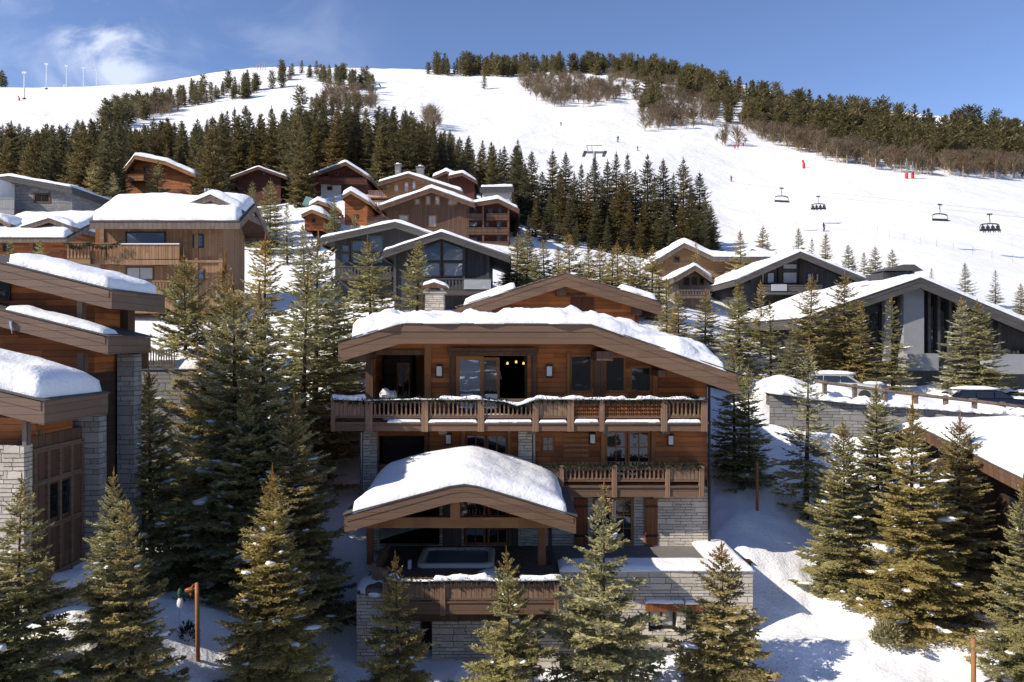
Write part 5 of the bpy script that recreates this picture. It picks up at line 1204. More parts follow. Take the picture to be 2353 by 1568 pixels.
MB().box(PX(1790, y) - .15, PX(1790, y) + .15, y - .3, y - .002, PZ(660, y), PZ(600, y)).box(PX(1838, y) - .15, PX(1838, y) + .15, y - .3, y - .002, PZ(660, y), PZ(595, y)).each('post', M['wood_dark'], o)
o, y = gable_house('timber_annex', 'small grey timber annex with gabled porch left of the upper charcoal chalet', 64, 72, [(1550, 640), (1597, 612), (1640, 642)], (1560, 1632), 760, 'wood_grey', .4, .35, 'wood_grey', 1.2, 103, cat='annex')
for a, b_ in ((1572, 1584), (1590, 1602), (1608, 1618)): pwin(o, a, b_, 638, 656, y, 1, 1, mf='wood_dark', mg='glass', fr=.08)
bal_simple(o, 1558, 1634, 666, 680, y - 1.1, 1.1, 'wood_grey')
o, y = gable_house('stone_chalet', 'low chalet with broad snow roof behind the annex, lit beige gable', 82, 96, [(1508, 600), (1572, 560), (1640, 592), (1790, 592)], (1528, 1770), 680, 'wood_tan', .45, .7, 'wood_grey', 1.2, 104)
pwin(o, 1548, 1562, 590, 604, y, 1, 1, mf='wood_brown', mg='glass', fr=.1)
o, y = gable_house('stone_chalet', 'second snowy roof right of the low beige chalet', 84, 96, [(1690, 596), (1728, 574), (1775, 590), (1830, 592)], (1700, 1815), 680, 'wood_dark', .4, .5, 'wood_grey', 1.2, 105)
# big snowy roof at the right edge
o = thing('snowy_roof_chalet', (PX(2360, 25), 27, -8.5), 'low chalet under one broad snow slope at the right edge', 'chalet')
prof = [(22.6, -5.0), (31.2, -3.62), (34, -4.5)]
roof(o, prof, 17.05, 28.0, fh=.42, snow=.42, seed=106, axis='x', mf='wood_brown', snow_a=(17.1, 27.9), step=.3, r=.5)
MB().box(18.2, 28, 23.8, 33, -10, -5.06).build('wall', M['wood_dark'], o)
MB().prism([(23.9, -5.05), (33, -4.9), (31.2, -3.95)], 18.25, 27.9, 'x').build('gable_wall', M['wood_dark'], o)
MB().box(18.1, 18.19, 26, 26.9, -6.9, -5.4).build('window_pane', M['glass'], o)

# ============================================================ road wall, guard rail, cars
rw = thing('retaining_wall', (PX(1950, 37.6), 37.6, -7), 'grey stone retaining wall under the road, right of the main chalet', 'wall')
pts = [(1768, 38.9, 905, 1040), (1880, 38.6, 920, 1060), (1985, 38.2, 932, 1060), (2100, 37.7, 940, 1050), (2230, 37.2, 950, 1040), (2420, 36.8, 962, 1040)]
m = MB()
for (a, Ya, ta, ba), (b_, Y2, t2, b2) in zip(pts[:-1], pts[1:]):
    A = [P(a, ta, Ya), P(b_, t2, Y2), P(b_, b2 + 40, Y2), P(a, ba + 40, Ya)]; Bk = [q + Vector((0, .5, 0)) for q in A]
    m.add(A + Bk, [(0, 3, 2, 1), (4, 5, 6, 7), (0, 1, 5, 4), (2, 3, 7, 6)] )
m.build('wall', M['stone_grey'], rw)
snow_strip(rw, [P(a - (6 if a == 1768 else 0), t - 2, Ya) + Vector((0, .42, 0)) for a, Ya, t, _ in pts], .72, .30, 4)
gr = thing('guard_rail', P(2100, 918, 38.4), 'wooden guard rail with short posts along the snowy road', 'guard rail')
gpts = [(1868, 872, 40.0), (1895, 877, 39.8), (1964, 886, 39.5), (2034, 896, 39.1), (2104, 904, 38.7), (2173, 912, 38.4), (2239, 919, 38.1), (2304, 927, 37.8), (2380, 935, 37.5)]
for a, b_, Y in gpts[1:-1]:
    c = P(a, b_, Y); MB().box(c.x - .10, c.x + .10, c.y - .1, c.y + .1, c.z - .75, c.z + .08).build('post', M['wood_grey'], gr, bevel=.02)
MB().tube([P(a, b_, Y) + Vector((0, -.13, -.06)) for a, b_, Y in gpts], .085, 8).build('rail', M['wood_grey'], gr, True)
def car(label, loc, rz, paint, snow, seed):
    o = thing('parked_car', loc, label, 'car', None, rz)
    prof = [(-2.2, .35), (-2.25, .75), (-2.1, .95), (-1.2, 1.02), (-.55, 1.42), (1.5, 1.46), (2.15, 1.0), (2.25, .7), (2.2, .35)]
    def pr(prof, y0, y1):
        m = MB(); m.prism(prof, y0, y1); return m
    m = MB(); n = len(prof)
    secs = [(-.86, .92), (-.80, 1.0), (.80, 1.0), (.86, .92)]
    for y, s in secs: m.v += [(x * (1 if z < 1 else .97), y * (1 if z < 1.02 else .84), z) for x, z in prof]
    for i in range(3): m.f += [(i * n + k, i * n + (k + 1) % n, (i + 1) * n + (k + 1) % n, (i + 1) * n + k) for k in range(n)]
    m.f += [tuple(range(n - 1, -1, -1)), tuple(range(3 * n, 4 * n))]
    def bl(m, nm, mat, par, sm=False):
        me = bpy.data.meshes.new(nm); me.from_pydata(m.v, [], m.f); me.update(); me.polygons.foreach_set('use_smooth', [sm] * len(me.polygons))
        return link(nm, me, par, mat)
    body = bl(m, 'body', paint, o)
    g = MB()
    for s in (-1, 1):
        for a, b_, c, d in ((-1.0, -.15, -.45, -.15), (-.1, .75, -.1, .75), (.8, 1.7, .8, 1.4)):
            g.add([(a, s * .835, 1.04), (b_, s * .835, 1.04), (d, s * .745, 1.37), (c, s * .745, 1.37)], [(0, 1, 2, 3)])
    g.add([(-1.17, -.78, 1.06), (-1.17, .78, 1.06), (-.62, .68, 1.38), (-.62, -.68, 1.38)], [(0, 1, 2, 3)]); g.add([(2.09, -.78, 1.06), (2.09, .78, 1.06), (1.62, .68, 1.40), (1.62, -.68, 1.40)], [(3, 2, 1, 0)])
    g2 = MB(); g2.v = [(x * 1.0, y * 1.025, z) for x, y, z in g.v]; g2.f = g.f
    bl(g2, 'window', M['glass'], body)
    for sx in (-1.4, 1.4):
        for s in (-1, 1):
            w = MB(); k = 14
            for y in (s * .70, s * .88): w.v += [(sx + .33 * math.cos(2 * math.pi * i / k), y, .33 + .33 * math.sin(2 * math.pi * i / k)) for i in range(k)]
            w.f = [(i, (i + 1) % k, k + (i + 1) % k, k + i) for i in range(k)] + [tuple(range(k)), tuple(range(2 * k - 1, k - 1, -1))]
            bl(w, 'wheel', M['rubber'], o)
    sn = MB().blob((.45, 0, 1.50), 1.22, .74, .14, seed, 18, 8, .15).blob((-1.65, 0, .98), .55, .78, .12, seed + 1, 14, 6, .15)
    if snow > 1: sn.blob((2.0, 0, 1.05), .35, .75, .16, seed + 2, 12, 6, .2)
    bl(sn, 'snow_cover', M['snow'], o, True)
    return o
c = P(1934, 915, 41.6); c.z -= .10; car('snow topped estate car parked at the guard rail start', c, R_(142), M['silver'], 2, 5)
c = P(2262, 956, 40.6); car('dark blue car with snow on bonnet and roof behind the guard rail', c, R_(172), M['carpaint'], 2, 6)
c = P(2400, 962, 41.5); car('dark car under thick snow cut off by the right edge', c, R_(176), M['carpaint'], 2, 7)

# ============================================================ trees
make_proto('young', seed=11, H=6.5, R=2.6, ws=.34, per=5, ts=.11, tts=.075, tl=.17, tw=.07, snow=10, droop=.14, power=1.08)
make_proto('young_b', seed=12, H=7.0, R=2.75, ws=.32, per=5, ts=.10, tts=.08, tl=.17, tw=.07, snow=14, droop=.20, power=1.02)
make_proto('young_c', seed=112, H=6.5, R=2.5, ws=.36, per=4, ts=.11, tts=.08, tl=.19, tw=.075, snow=8, droop=.05, power=1.15)
make_proto('young_d', seed=119, H=6.5, R=2.7, ws=.34, per=5, ts=.11, tts=.08, tl=.18, tw=.07, snow=12, droop=.30, power=.95)
make_proto('blue', seed=13, H=9.0, R=2.7, ws=.27, per=6, ts=.095, tts=.075, tl=.15, tw=.06, snow=60, droop=.30)
make_proto('big', seed=14, H=12.0, R=3.4, ws=.33, per=6, ts=.115, tts=.09, tl=.17, tw=.068, snow=70, droop=.34, power=.78)
make_proto('big_b', seed=15, H=12.5, R=3.3, ws=.34, per=6, ts=.115, tts=.09, tl=.17, tw=.068, snow=70, droop=.30, power=.9)
make_proto('mid', seed=16, H=9.0, R=2.2, ws=.38, per=6, ts=.20, tts=.16, tl=.22, tw=.085, snow=14, droop=.30)
make_proto('mid_b', seed=17, H=9.0, R=2.0, ws=.42, per=5, ts=.20, tts=.17, tl=.22, tw=.085, snow=14, droop=.35, power=.95)
make_proto('mid_c', seed=18, H=9.0, R=2.5, ws=.38, per=6, ts=.20, tts=.16, tl=.24, tw=.09, snow=18, droop=.28)
for k, (R, pw) in enumerate(((3.5, .9), (3.9, .82), (3.1, .95))):
    make_far('tall%d' % k, seed=21 + k, H=19.0, R=R, ws=.55, per=6, ts=.30, tts=.34, tl=.42, tw=.17, power=pw, leader=False, snow=0, droop=.42, crown0=.10)
for k, (R, pw) in enumerate(((2.5, .9), (2.9, .8), (2.2, 1.0))):
    make_far('belt%d' % k, seed=31 + k, H=15.0, R=R*1.2, ws=.55, per=6, ts=.30, tts=.5, tl=.42, tw=.19, power=pw, leader=False, snow=0, droop=.4)
for k in range(3):
    make_far('ridge%d' % k, seed=41 + k, H=11.0, R=2.5 if k != 1 else 2.0, ws=.62, per=6, ts=.5, tl=.6, tw=.30, leader=False, snow=0, droop=.1, shape='pine' if k == 2 else 'cone', detail=False, crown0=.12)

tcount = [0]
def tree(px, pytop, Y, key, label, group=None, wf=1.0, col=(1, 1, 1), zb=None, rz=None, sink=.05):
    rnd = random.Random(int(px * 7 + Y * 31)); H0, mc, mt, ms = PROTO[key]
    g = gpt(px, Y, -sink)
    if zb is not None: g.z = zb
    Ht = PZ(pytop, Y) - g.z; s = Ht / H0
    o = thing('spruce_tree', g, label, 'tree', group, rnd.uniform(0, 6.28) if rz is None else rz)
    o.rotation_euler.x, o.rotation_euler.y = rnd.uniform(-.035, .035), rnd.uniform(-.035, .035)
    sc = (s * wf, s * wf, s)
    for nm, me in (('crown', mc), ('trunk', mt), ('snow_flecks', ms)):
        if me is None: continue
        c = bpy.data.objects.new(nm, me); C.objects.link(c); c.parent = o; c.scale = sc; c.color = (*col, 1); WL[c.name] = tuple(g)
        if nm == 'snow_flecks': c['kind'] = 'stuff'
    return o
WARM, OLIVE, DARK, BLUE, GOLD = (1.15, 1.06, .86), (1.1, 1.1, .93), (1.0, 1.05, 1.0), (1.2, 1.24, 1.2), (1.25, 1.13, .80)
# foreground and around the main chalet
tree(34, 1108, 17.6, 'young_b', 'spruce with twin orange tips in the bottom left corner, in front of the stone pier', None, .85, OLIVE)
tree(-70, 1250, 17.0, 'young', 'spruce mostly cut off by the left edge at the bottom', None, 1.1, OLIVE)
tree(256, 1095, 19.2, 'blue', 'greyish spruce with twin orange shoots left of the leaning log post', None, .78, BLUE)
tree(306, 1160, 18.4, 'young_b', 'shorter olive spruce with one tall orange shoot, bottom left', None, .76, WARM)
tree(350, 856, 25.3, 'blue', 'dark spruce with golden tip between the stepped chalet and the big tree clump', None, .85, OLIVE)
tree(434, 598, 30.5, 'big', 'tall spruce at the left back of the big clump, its top against the larch chalet', None, .95, OLIVE)
tree(497, 604, 29.2, 'big_b', 'tall spruce with forked golden top in the big clump in front of the larch chalet', None, .95, WARM)
tree(545, 662, 27.6, 'big', 'broad blue green spruce in the middle of the big clump', None, 1.0, BLUE)
tree(628, 678, 26.9, 'big_b', 'spruce with pale bare leader at the right front of the big clump', None, .98, BLUE)
tree(604, 560, 38.0, 'mid', 'golden topped spruce behind the big clump, right of the larch chalet', None, 1.2, GOLD)
tree(722, 548, 36.5, 'mid_c', 'dark tall spruce between the big clump and the main chalet roof', None, 1.2, DARK)
tree(690, 640, 33.5, 'mid', 'dark drooping spruce close to the main chalet left eave', None, 1.2, DARK)
tree(655, 925, 25.3, 'blue', 'spruce with bright orange tip low in front of the big clump', None, 1.0, WARM)
tree(560, 880, 25.6, 'blue', 'spruce low in the shade at the foot of the big clump', None, .8, OLIVE)
tree(634, 1088, 20.9, 'blue', 'large golden olive spruce with orange leader right of the leaning log post', None, .95, GOLD)
tree(918, 1283, 22.2, 'young_c', 'small golden spruce in front of the left end of the hot tub railing', None, 1.0, GOLD)
tree(1180, 1275, 21.6, 'young_b', 'grey green spruce in front of the middle of the hot tub railing', None, .88, OLIVE)
tree(1386, 1128, 22.0, 'young', 'tallest grey green spruce in front of the stone terrace', None, .92, BLUE)
tree(1666, 1258, 22.8, 'young_d', 'spruce with forked orange tip at the right end of the stone terrace', None, 1.02, WARM)
tree(1688, 800, 36.0, 'mid_c', 'dark spruce with bare lower trunk right of the main chalet eave', None, 1.0, DARK)
tree(1722, 850, 35.0, 'mid', 'dark spruce standing on the path bend right of the main chalet', None, 1.0, DARK)
tree(1852, 790, 33.4, 'mid_b', 'slim pale topped spruce in front of the retaining wall', None, 1.0, BLUE)
tree(2018, 888, 32.6, 'blue', 'grey green spruce before the retaining wall with its top at the guard rail', None, 1.0, BLUE)
tree(1946, 975, 28.4, 'big', 'bushy dark olive spruce left of the big golden one, right side', None, .98, OLIVE)
tree(2092, 930, 26.2, 'big_b', 'biggest golden olive spruce with leaning bare trunk, right foreground', None, 1.05, GOLD)
tree(2196, 965, 27.6, 'big', 'olive spruce in front of the broad snowy roof at the right', None, 1.0, WARM)
tree(2150, 1080, 28.8, 'blue', 'shaded spruce between the two golden olive spruces on the right', None, 1.0, DARK)
tree(2345, 1105, 21.8, 'big_b', 'pale olive spruce cut off by the right edge at the bottom', None, .95, OLIVE)
# middle distance, right
for a in ((1697, 655, 44, 'mid', OLIVE, 'slim spruce in front of the low left eave of the big charcoal chalet'),
          (1772, 700, 43.5, 'mid_b', DARK, 'short dark spruce under the big charcoal chalet snow slope'),
          (1857, 640, 44.5, 'mid', WARM, 'tall brownish spruce rising across the big charcoal chalet snow slope'),
          (1937, 632, 45, 'mid_c', WARM, 'widest brownish spruce before the left gable of the big charcoal chalet'),
          (1978, 700, 43.8, 'mid_b', GOLD, 'golden slim spruce beside the dark glazed gable'),
          (2052, 688, 43.2, 'mid_b', OLIVE, 'green spruce in front of the pale concrete pier'),
          (2206, 692, 42.5, 'mid', (1.5, 1.6, 1.9), 'frosted whitish spruce in front of the big charcoal chalet'),
          (2250, 697, 42.2, 'mid_c', OLIVE, 'green spruce right beside the frosted whitish one'),
          (1815, 770, 42, 'mid_c', DARK, 'low dark spruce between the brownish ones by the parked estate car'),
          (2218, 607, 74, 'mid', DARK, 'dark lone spruce on the snow behind the big charcoal chalet roof'),
          (2287, 622, 76, 'mid_b', DARK, 'dark lone spruce on the snow nearest the right gable slope'),
          (2346, 652, 74, 'mid_c', WARM, 'spruce at the right edge above the charcoal roof'),
          (1895, 540, 88, 'mid', WARM, 'little spruce behind the upper charcoal chalet ridge'),
          (1836, 527, 92, 'mid', OLIVE, 'little spruce standing over the upper charcoal chalet gable'),
          (1866, 550, 90, 'mid_b', OLIVE, 'tiny spruce between two little ones above the upper charcoal gable'),
          (1750, 522, 90, 'mid_c', WARM, 'little rusty spruce among the low snowy roofs'),
          (1704, 535, 78, 'mid', WARM, 'slim spruce before the low beige chalet roof'),
          (1952, 563, 86, 'mid_c', DARK, 'dark little spruce right of the upper charcoal chalet'),
          (1986, 582, 84, 'mid', WARM, 'left one of the trio of little spruces by the flat chimney'),
          (2012, 568, 85, 'mid_c', WARM, 'middle one of the trio of little spruces by the flat chimney'),
          (2052, 574, 84, 'mid_c', WARM, 'right one of the trio of little spruces by the flat chimney'),
          (2140, 618, 76, 'mid_b', WARM, 'small spruce tip right of the flat topped chimney'),
          (1599, 560, 74, 'mid_b', GOLD, 'thin golden spruce in front of the beige gable'),
          (1620, 668, 50, 'mid_c', WARM, 'bushy rusty spruce below the timber annex'),
          (1560, 672, 48, 'mid_c', GOLD, 'bushy golden spruce right of the main chalet rear gable'),
          (1532, 640, 52, 'mid_b', GOLD, 'golden spruce tip directly right of the main chalet rear gable'),
          (1700, 668, 52, 'mid', OLIVE, 'green spruce under the upper charcoal chalet wall'),
          (1750, 650, 56, 'mid_b', GOLD, 'slim golden spruce against the upper charcoal chalet wall'),
          (855, 552, 46, 'mid_c', OLIVE, 'light olive spruce in front of the left grey gable'),
          (955, 558, 45.5, 'mid', OLIVE, 'light olive spruce in front of the blue glazed window'),
          (770, 640, 43, 'mid_c', DARK, 'dark spruce behind the left corner of the main chalet roof'),
          (660, 470, 78, 'mid_b', DARK, 'dark spruce right of the larch chalet dormer'),
          (700, 520, 66, 'mid', DARK, 'dark spruce beside the snow bank right of the larch chalet'),
          (620, 415, 84, 'mid_c', OLIVE, 'broad dark olive spruce below the small dark red gable'),
          (575, 420, 88, 'mid', DARK, 'dark spruce just left of the broad one below the dark red gable'),
          (360, 372, 92, 'mid_c', OLIVE, 'broad spruce covering the tall orange chalet'),
          (215, 372, 86, 'mid_c', WARM, 'tall olive spruce left of the tall orange chalet'),
          (182, 430, 80, 'mid', WARM, 'olive spruce between the block house and the larch chalet'),
          (260, 400, 86, 'mid', DARK, 'dark spruce behind the larch chalet roof'),
          (20, 545, 60, 'mid_b', OLIVE, 'small spruce in front of the low orange chalet'),
          (90, 552, 58, 'mid', OLIVE, 'brownish spruce by the low orange chalet wall'),
          (770, 455, 90, 'mid', DARK, 'dark spruce among the orange huts'),
          (815, 485, 86, 'mid_b', DARK, 'dark spruce left of the apartment chalet balcony')):
    tree(a[0], a[1], a[2], a[3], a[5], None, 1.25 if a[2] < 60 else 1.05, a[4])
# the row of little sunlit spruces along the foot of the tall stand
rnd = random.Random(5)
for k, (px, t) in enumerate(((1187, 540), (1212, 532), (1252, 553), (1284, 570), (1312, 540), (1352, 572), (1380, 566), (1404, 575), (1421, 560), (1442, 566), (1470, 572), (1497, 570), (1172, 590), (1232, 585), (1335, 600), (1455, 600), (1515, 610))):
    tree(px, t, rnd.uniform(54, 66), rnd.choice(('mid', 'mid_b', 'mid_c')), 'small sunlit golden green spruce in the row behind the rear gable of the main chalet', 'small spruces behind the rear gable', 1.45, rnd.choice((GOLD, WARM, OLIVE)))

def far_tree(px, Y, H, key, label, group, col=(1, 1, 1), wf=1.0, name='spruce_tree'):
    H0, me = PROTO[key][:2]; o = bpy.data.objects.new(name, me); C.objects.link(o)
    g = gpt(px, Y, -.2); o.location = g; s = H / H0; o.scale = (s * wf, s * wf, s); o.rotation_euler = (0, 0, rnd.uniform(0, 6.28)); o.color = (*col, 1)
    WL[o.name] = tuple(g); return tag(o, label, 'tree', group)
def tint(a=.8, b=1.2):
    k = rnd.uniform(a, b); w = rnd.uniform(0, 1); return (k * (.85 + .35 * w), k * (.95 + .06 * w), k * (1.05 - .25 * w))
# tall stand in the middle
stand = [(1190, 320, 122), (1222, 346, 126), (1270, 344, 124), (1300, 350, 128), (1336, 375, 120), (1366, 360, 118), (1396, 368, 124), (1416, 350, 122), (1442, 352, 127), (1488, 355, 122), (1524, 366, 124), (1570, 364, 121), (1608, 395, 116), (1634, 470, 112),
         (1206, 372, 116), (1246, 392, 116), (1288, 388, 114), (1320, 395, 112), (1350, 402, 112), (1384, 410, 114), (1430, 398, 113), (1460, 392, 115), (1505, 402, 114), (1548, 398, 116), (1588, 420, 112), (1620, 450, 110),
         (1178, 440, 108), (1230, 450, 107), (1264, 440, 108), (1306, 455, 107), (1370, 455, 107), (1408, 450, 108), (1446, 455, 107), (1480, 445, 108), (1530, 450, 107), (1565, 462, 107), (1598, 470, 107), (1185, 500, 104), (1215, 490, 105), (1248, 505, 104), (1285, 495, 105), (1325, 500, 104), (1358, 505, 105), (1395, 498, 104), (1432, 505, 105), (1470, 500, 104), (1510, 495, 105), (1545, 505, 104), (1580, 510, 105), (1618, 500, 106), (1640, 510, 108)]
for px, t, Y in stand:
    g = gpt(px, Y); H = PZ(t, Y) - g.z
    far_tree(px, Y, H, 'tall%d' % rnd.randint(0, 2), 'tall dark spruce in the dense stand between the apartments and the ski slope', 'tall spruces of the middle stand', tint(.8, 1.15), rnd.uniform(1.05, 1.3))
# forest belt behind the village
tl_x = [-60, 0, 130, 240, 330, 420, 510, 640, 720, 800, 880, 940, 1000, 1050, 1100, 1180]
tl_y = [275, 278, 285, 262, 275, 268, 252, 240, 238, 232, 236, 255, 282, 305, 322, 335]
houses = [(275, 455, 104, 128), (520, 668, 110, 130), (695, 860, 112, 136), (985, 1110, 118, 138), (840, 1200, 90, 120), (690, 850, 85, 110), (-60, 170, 60, 90), (195, 605, 50, 72)]
done = []; beltt = []; tries = 0
while len(done) < 400 and tries < 45000:
    tries += 1; px = rnd.choice((rnd.uniform(-55, 1200), rnd.uniform(-55, 430), rnd.uniform(940, 1200), rnd.uniform(-55, 1200))); Y = rnd.uniform(88, 192); H = rnd.uniform(8, 17)
    if px > 830 and Y < 132: continue
    if any(a < px < b and c < Y < d for a, b, c, d in houses): continue
    if any(c > Y and a - 14 < px < b + 14 and c - Y < 34 for a, b, c, d in houses): continue
    g = gpt(px, Y); top = CY - (g.z + H) / Y * FPX
    lim = float(np.interp(px, tl_x, tl_y))
    if top < lim + rnd.uniform(-6, 8): continue
    if any(abs(px - a) * Y / FPX < 1.6 and abs(Y - b) < 2.6 for a, b in done): continue
    done.append((px, Y)); beltt.append((px, Y, H))
beltt.sort(key=lambda q: q[1])
for px, Y, H in beltt[:150]:
    far_tree(px, Y, H, 'belt%d' % rnd.randint(0, 2), 'dark spruce in the forest belt behind the upper chalets', 'spruces of the forest belt', tint(.8, 1.2), rnd.uniform(.85, 1.15))
print('belt', len(done), tries)

# ---- far woods on the mountain: one mass each
def inpoly(x, y, p):
    c = False; j = len(p) - 1
    for i in range(len(p)):
        if (p[i][1] > y) != (p[j][1] > y) and x < (p[j][0] - p[i][0]) * (y - p[i][1]) / (p[j][1] - p[i][1]) + p[i][0]: c = not c
        j = i
    return c
def scatter(poly, n, seed):
    r = random.Random(seed); xs_ = [p[0] for p in poly]; ys_ = [p[1] for p in poly]; out = []; k = 0
    while len(out) < n and k < 60 * n:
        k += 1; x, y = r.uniform(min(xs_), max(xs_)), r.uniform(min(ys_), max(ys_))
        if inpoly(x, y, poly): out.append((x, y))
    return out
def mass(name, label, pts, protos, hr, seed, mats, cat, wr=(.85, 1.25)):
    rng = np.random.RandomState(seed); VV, QQ, TT, MI = [], [], [], []; off = 0
    for q_ in pts:
        x = q_[0]; Y = ypix(x, q_[1], 90, 640) if len(q_) == 2 else q_[1]
        if Y >= 639: continue
        g = gpt(x, Y, -.2); H0, me, d = PROTO[protos[rng.randint(len(protos))]]
        V = d['crown'].copy(); s = (rng.uniform(*hr) if len(q_) == 2 else q_[2]) / H0; w = s * rng.uniform(*wr); a = rng.uniform(0, 6.28)
        ca, sa = math.cos(a), math.sin(a)
        tv, tq = d['trunk']
        n4 = len(V); A = np.concatenate([V.reshape(-1, 3), tv])
        B = np.stack([(A[:, 0] * ca - A[:, 1] * sa) * w + g.x, (A[:, 0] * sa + A[:, 1] * ca) * w + g.y, A[:, 2] * s + g.z], -1)
        VV.append(B); QQ.append(np.concatenate([np.arange(n4 * 4).reshape(n4, 4), tq + n4 * 4]) + off); off += len(B)
        TT.append(np.concatenate([np.clip(d['tint'] * .6 + rng.uniform(-.15, .55), 0, 1), np.full(len(tq), .5)])); MI.append(np.concatenate([np.zeros(n4, int), np.ones(len(tq), int)]))
    me = np_mesh(name, np.concatenate(VV), np.concatenate(QQ), False, np.concatenate(MI), np.concatenate(TT))
    o = link(name, me, None, mats); print(name, len(pts), off); return tag(o, label, cat, None, 'stuff')
SP = ['ridge0', 'ridge1', 'ridge2']
def polys(*a):
    out = []
    for poly, n, sd in a: out += scatter(poly, n, sd)
    return out
mass('left_pine_strip', 'narrow strip of dark spruces climbing the left ridge to the summit', polys(([(225, 298), (240, 272), (330, 240), (470, 208), (598, 196), (602, 222), (470, 240), (400, 256), (300, 288)], 120, 1)), SP, (6.0, 10.0), 54, [M['needle_far'], M['bark']], 'forest')
mass('summit_pines', 'loose dark pines around the left summit and the dark pylon', polys(([(650, 172), (740, 170), (850, 190), (866, 216), (810, 216), (700, 184), (640, 188)], 42, 2), ([(690, 258), (800, 246), (880, 262), (700, 272)], 10, 9)) + [(625, 205), (648, 203)], SP, (6.5, 11), 55, [M['needle_far'], M['bark']], 'forest')
mass('far_pine_wood', 'dark pines and spruces covering the mountain ridge and the right flank', polys(
    ([(950, 170), (1200, 166), (1350, 160), (1500, 170), (1640, 198), (1640, 214), (1560, 200), (1440, 182), (1340, 172), (1190, 178), (1050, 176)], 260, 3),
    ([(1640, 195), (1760, 225), (1850, 262), (2000, 290), (2360, 330), (2360, 398), (2100, 384), (1950, 358), (1850, 330), (1780, 312), (1650, 280), (1620, 240)], 340, 4),
    ([(1460, 228), (1510, 222), (1512, 262), (1465, 262)], 9, 5), ([(1560, 210), (1640, 205), (1650, 225), (1570, 235)], 12, 6), ([(-30, 198), (32, 198), (32, 203), (-30, 203)], 7, 12)) + [(1113, 206)], SP, (7, 14.5), 51, [M['needle_far'], M['bark']], 'forest').color = (1.12, 1.08, 1.0, 1)
mass('rear_forest', 'dark spruces at the back of the forest belt, too many to tell apart', beltt[150:], ['belt0', 'belt1', 'belt2'], (10, 16), 53, [M['needle_far'], M['bark']], 'forest')
def bare_proto(key, seed, H, n, spread, wmul=1.0):
    rng = np.random.RandomState(seed); b = []; d = []; l = []
    zs = rng.uniform(.12, .8, n) * H; a = rng.uniform(0, 6.28, n); sp = rng.uniform(.25, .8, n) * spread
    b.append(np.stack([0 * zs, 0 * zs, zs], -1)); d.append(np.stack([np.cos(a) * sp, np.sin(a) * sp, np.ones(n)], -1)); l.append((H * 1.02 - zs) * rng.uniform(.45, .95, n))
    dn = d[0] / np.linalg.norm(d[0], axis=1, keepdims=True); ii = np.repeat(np.arange(n), 5); t = rng.uniform(.25, .95, len(ii))
    b.append(b[0][ii] + dn[ii] * (l[0][ii] * t)[:, None]); d.append(dn[ii] + rng.normal(size=(len(ii), 3)) * .42); l.append(H * rng.uniform(.06, .18, len(ii)))
    V = diamonds(np.concatenate(b), np.concatenate(d), np.concatenate(l), np.concatenate([np.full(n, .010 * H), np.full(len(ii), .0065 * H)]) * 1.25 * wmul, rng)
    k = 6; th = np.arange(k) * 2 * math.pi / k; zz = np.array([-.3, .5 * H, .95 * H]); rr = np.array([.016, .010, .002]) * H
    tv = np.stack([rr[:, None] * np.cos(th), rr[:, None] * np.sin(th), np.repeat(zz[:, None], k, 1)], -1).reshape(-1, 3)
    tq = np.array([(i * k + j, i * k + (j + 1) % k, (i + 1) * k + (j + 1) % k, (i + 1) * k + j) for i in range(2) for j in range(k)])
    dct = {'crown': V, 'tint': rng.rand(len(V)), 'trunk': (tv, tq)}
    v, q = quads4(V); me = np_mesh(key, np.concatenate([v, tv]), np.concatenate([q, tq + len(v)]), False, np.concatenate([np.zeros(len(q), int), np.ones(len(tq), int)]), np.concatenate([dct['tint'], np.full(len(tq), .5)]))
    me.materials.append(M['twig']); me.materials.append(M['birch']); PROTO[key] = (H, me, dct)
for k in range(3): bare_proto('bare%d' % k, 61 + k, 8.0, 60, 1.15, 1.35)
BR = []
for poly, n, sd in (([(1190, 190), (1310, 172), (1345, 192), (1400, 195), (1452, 218), (1420, 235), (1360, 247), (1270, 247), (1220, 228)], 260, 21), ([(1465, 240), (1560, 215), (1640, 235), (1652, 290), (1560, 300), (1480, 303)], 190, 22),
                    ([(1660, 272), (1800, 315), (1900, 336), (2050, 372), (2360, 392), (2360, 413), (2100, 404), (1900, 372), (1820, 348), (1750, 326)], 300, 23), ([(225, 290), (300, 255), (420, 242), (420, 262), (300, 285)], 70, 24), ([(735, 225), (800, 215), (870, 235), (860, 262), (720, 268)], 80, 25), ([(930, 290), (1010, 286), (1010, 310), (940, 310)], 16, 26), ([(1640, 330), (1700, 320), (1720, 335), (1650, 345)], 10, 27), ([(1380, 190), (1430, 180), (1640, 195), (1700, 240), (1650, 240), (1480, 200)], 110, 28)):
    BR += scatter(poly, n, sd)
mass('bare_scrub_wood', 'leafless brown birches and scrub on the mountain flank', BR, ['bare0', 'bare1', 'bare2'], (2.5, 8.5), 52, [M['twig'], M['birch']], 'scrub', (.9, 1.9)).color = (1.4, 1.3, 1.2, 1)
for px, py, H, lb in ((2055, 396, 9.5, 'leafless pinkish birch at the edge of the piste, left of the red cannons'), (2287, 412, 10, 'pale trunked leafless birch at the edge of the piste near the right edge'), (2213, 408, 8.5, 'thin leafless birch between the red cannons and the pale trunked birch')):
    Y = ypix(px, py, 90, 600); far_tree(px, Y, H, 'bare%d' % (int(px) % 3), lb, None, (1.3, 1.0, .9), 1.0, 'birch_tree')

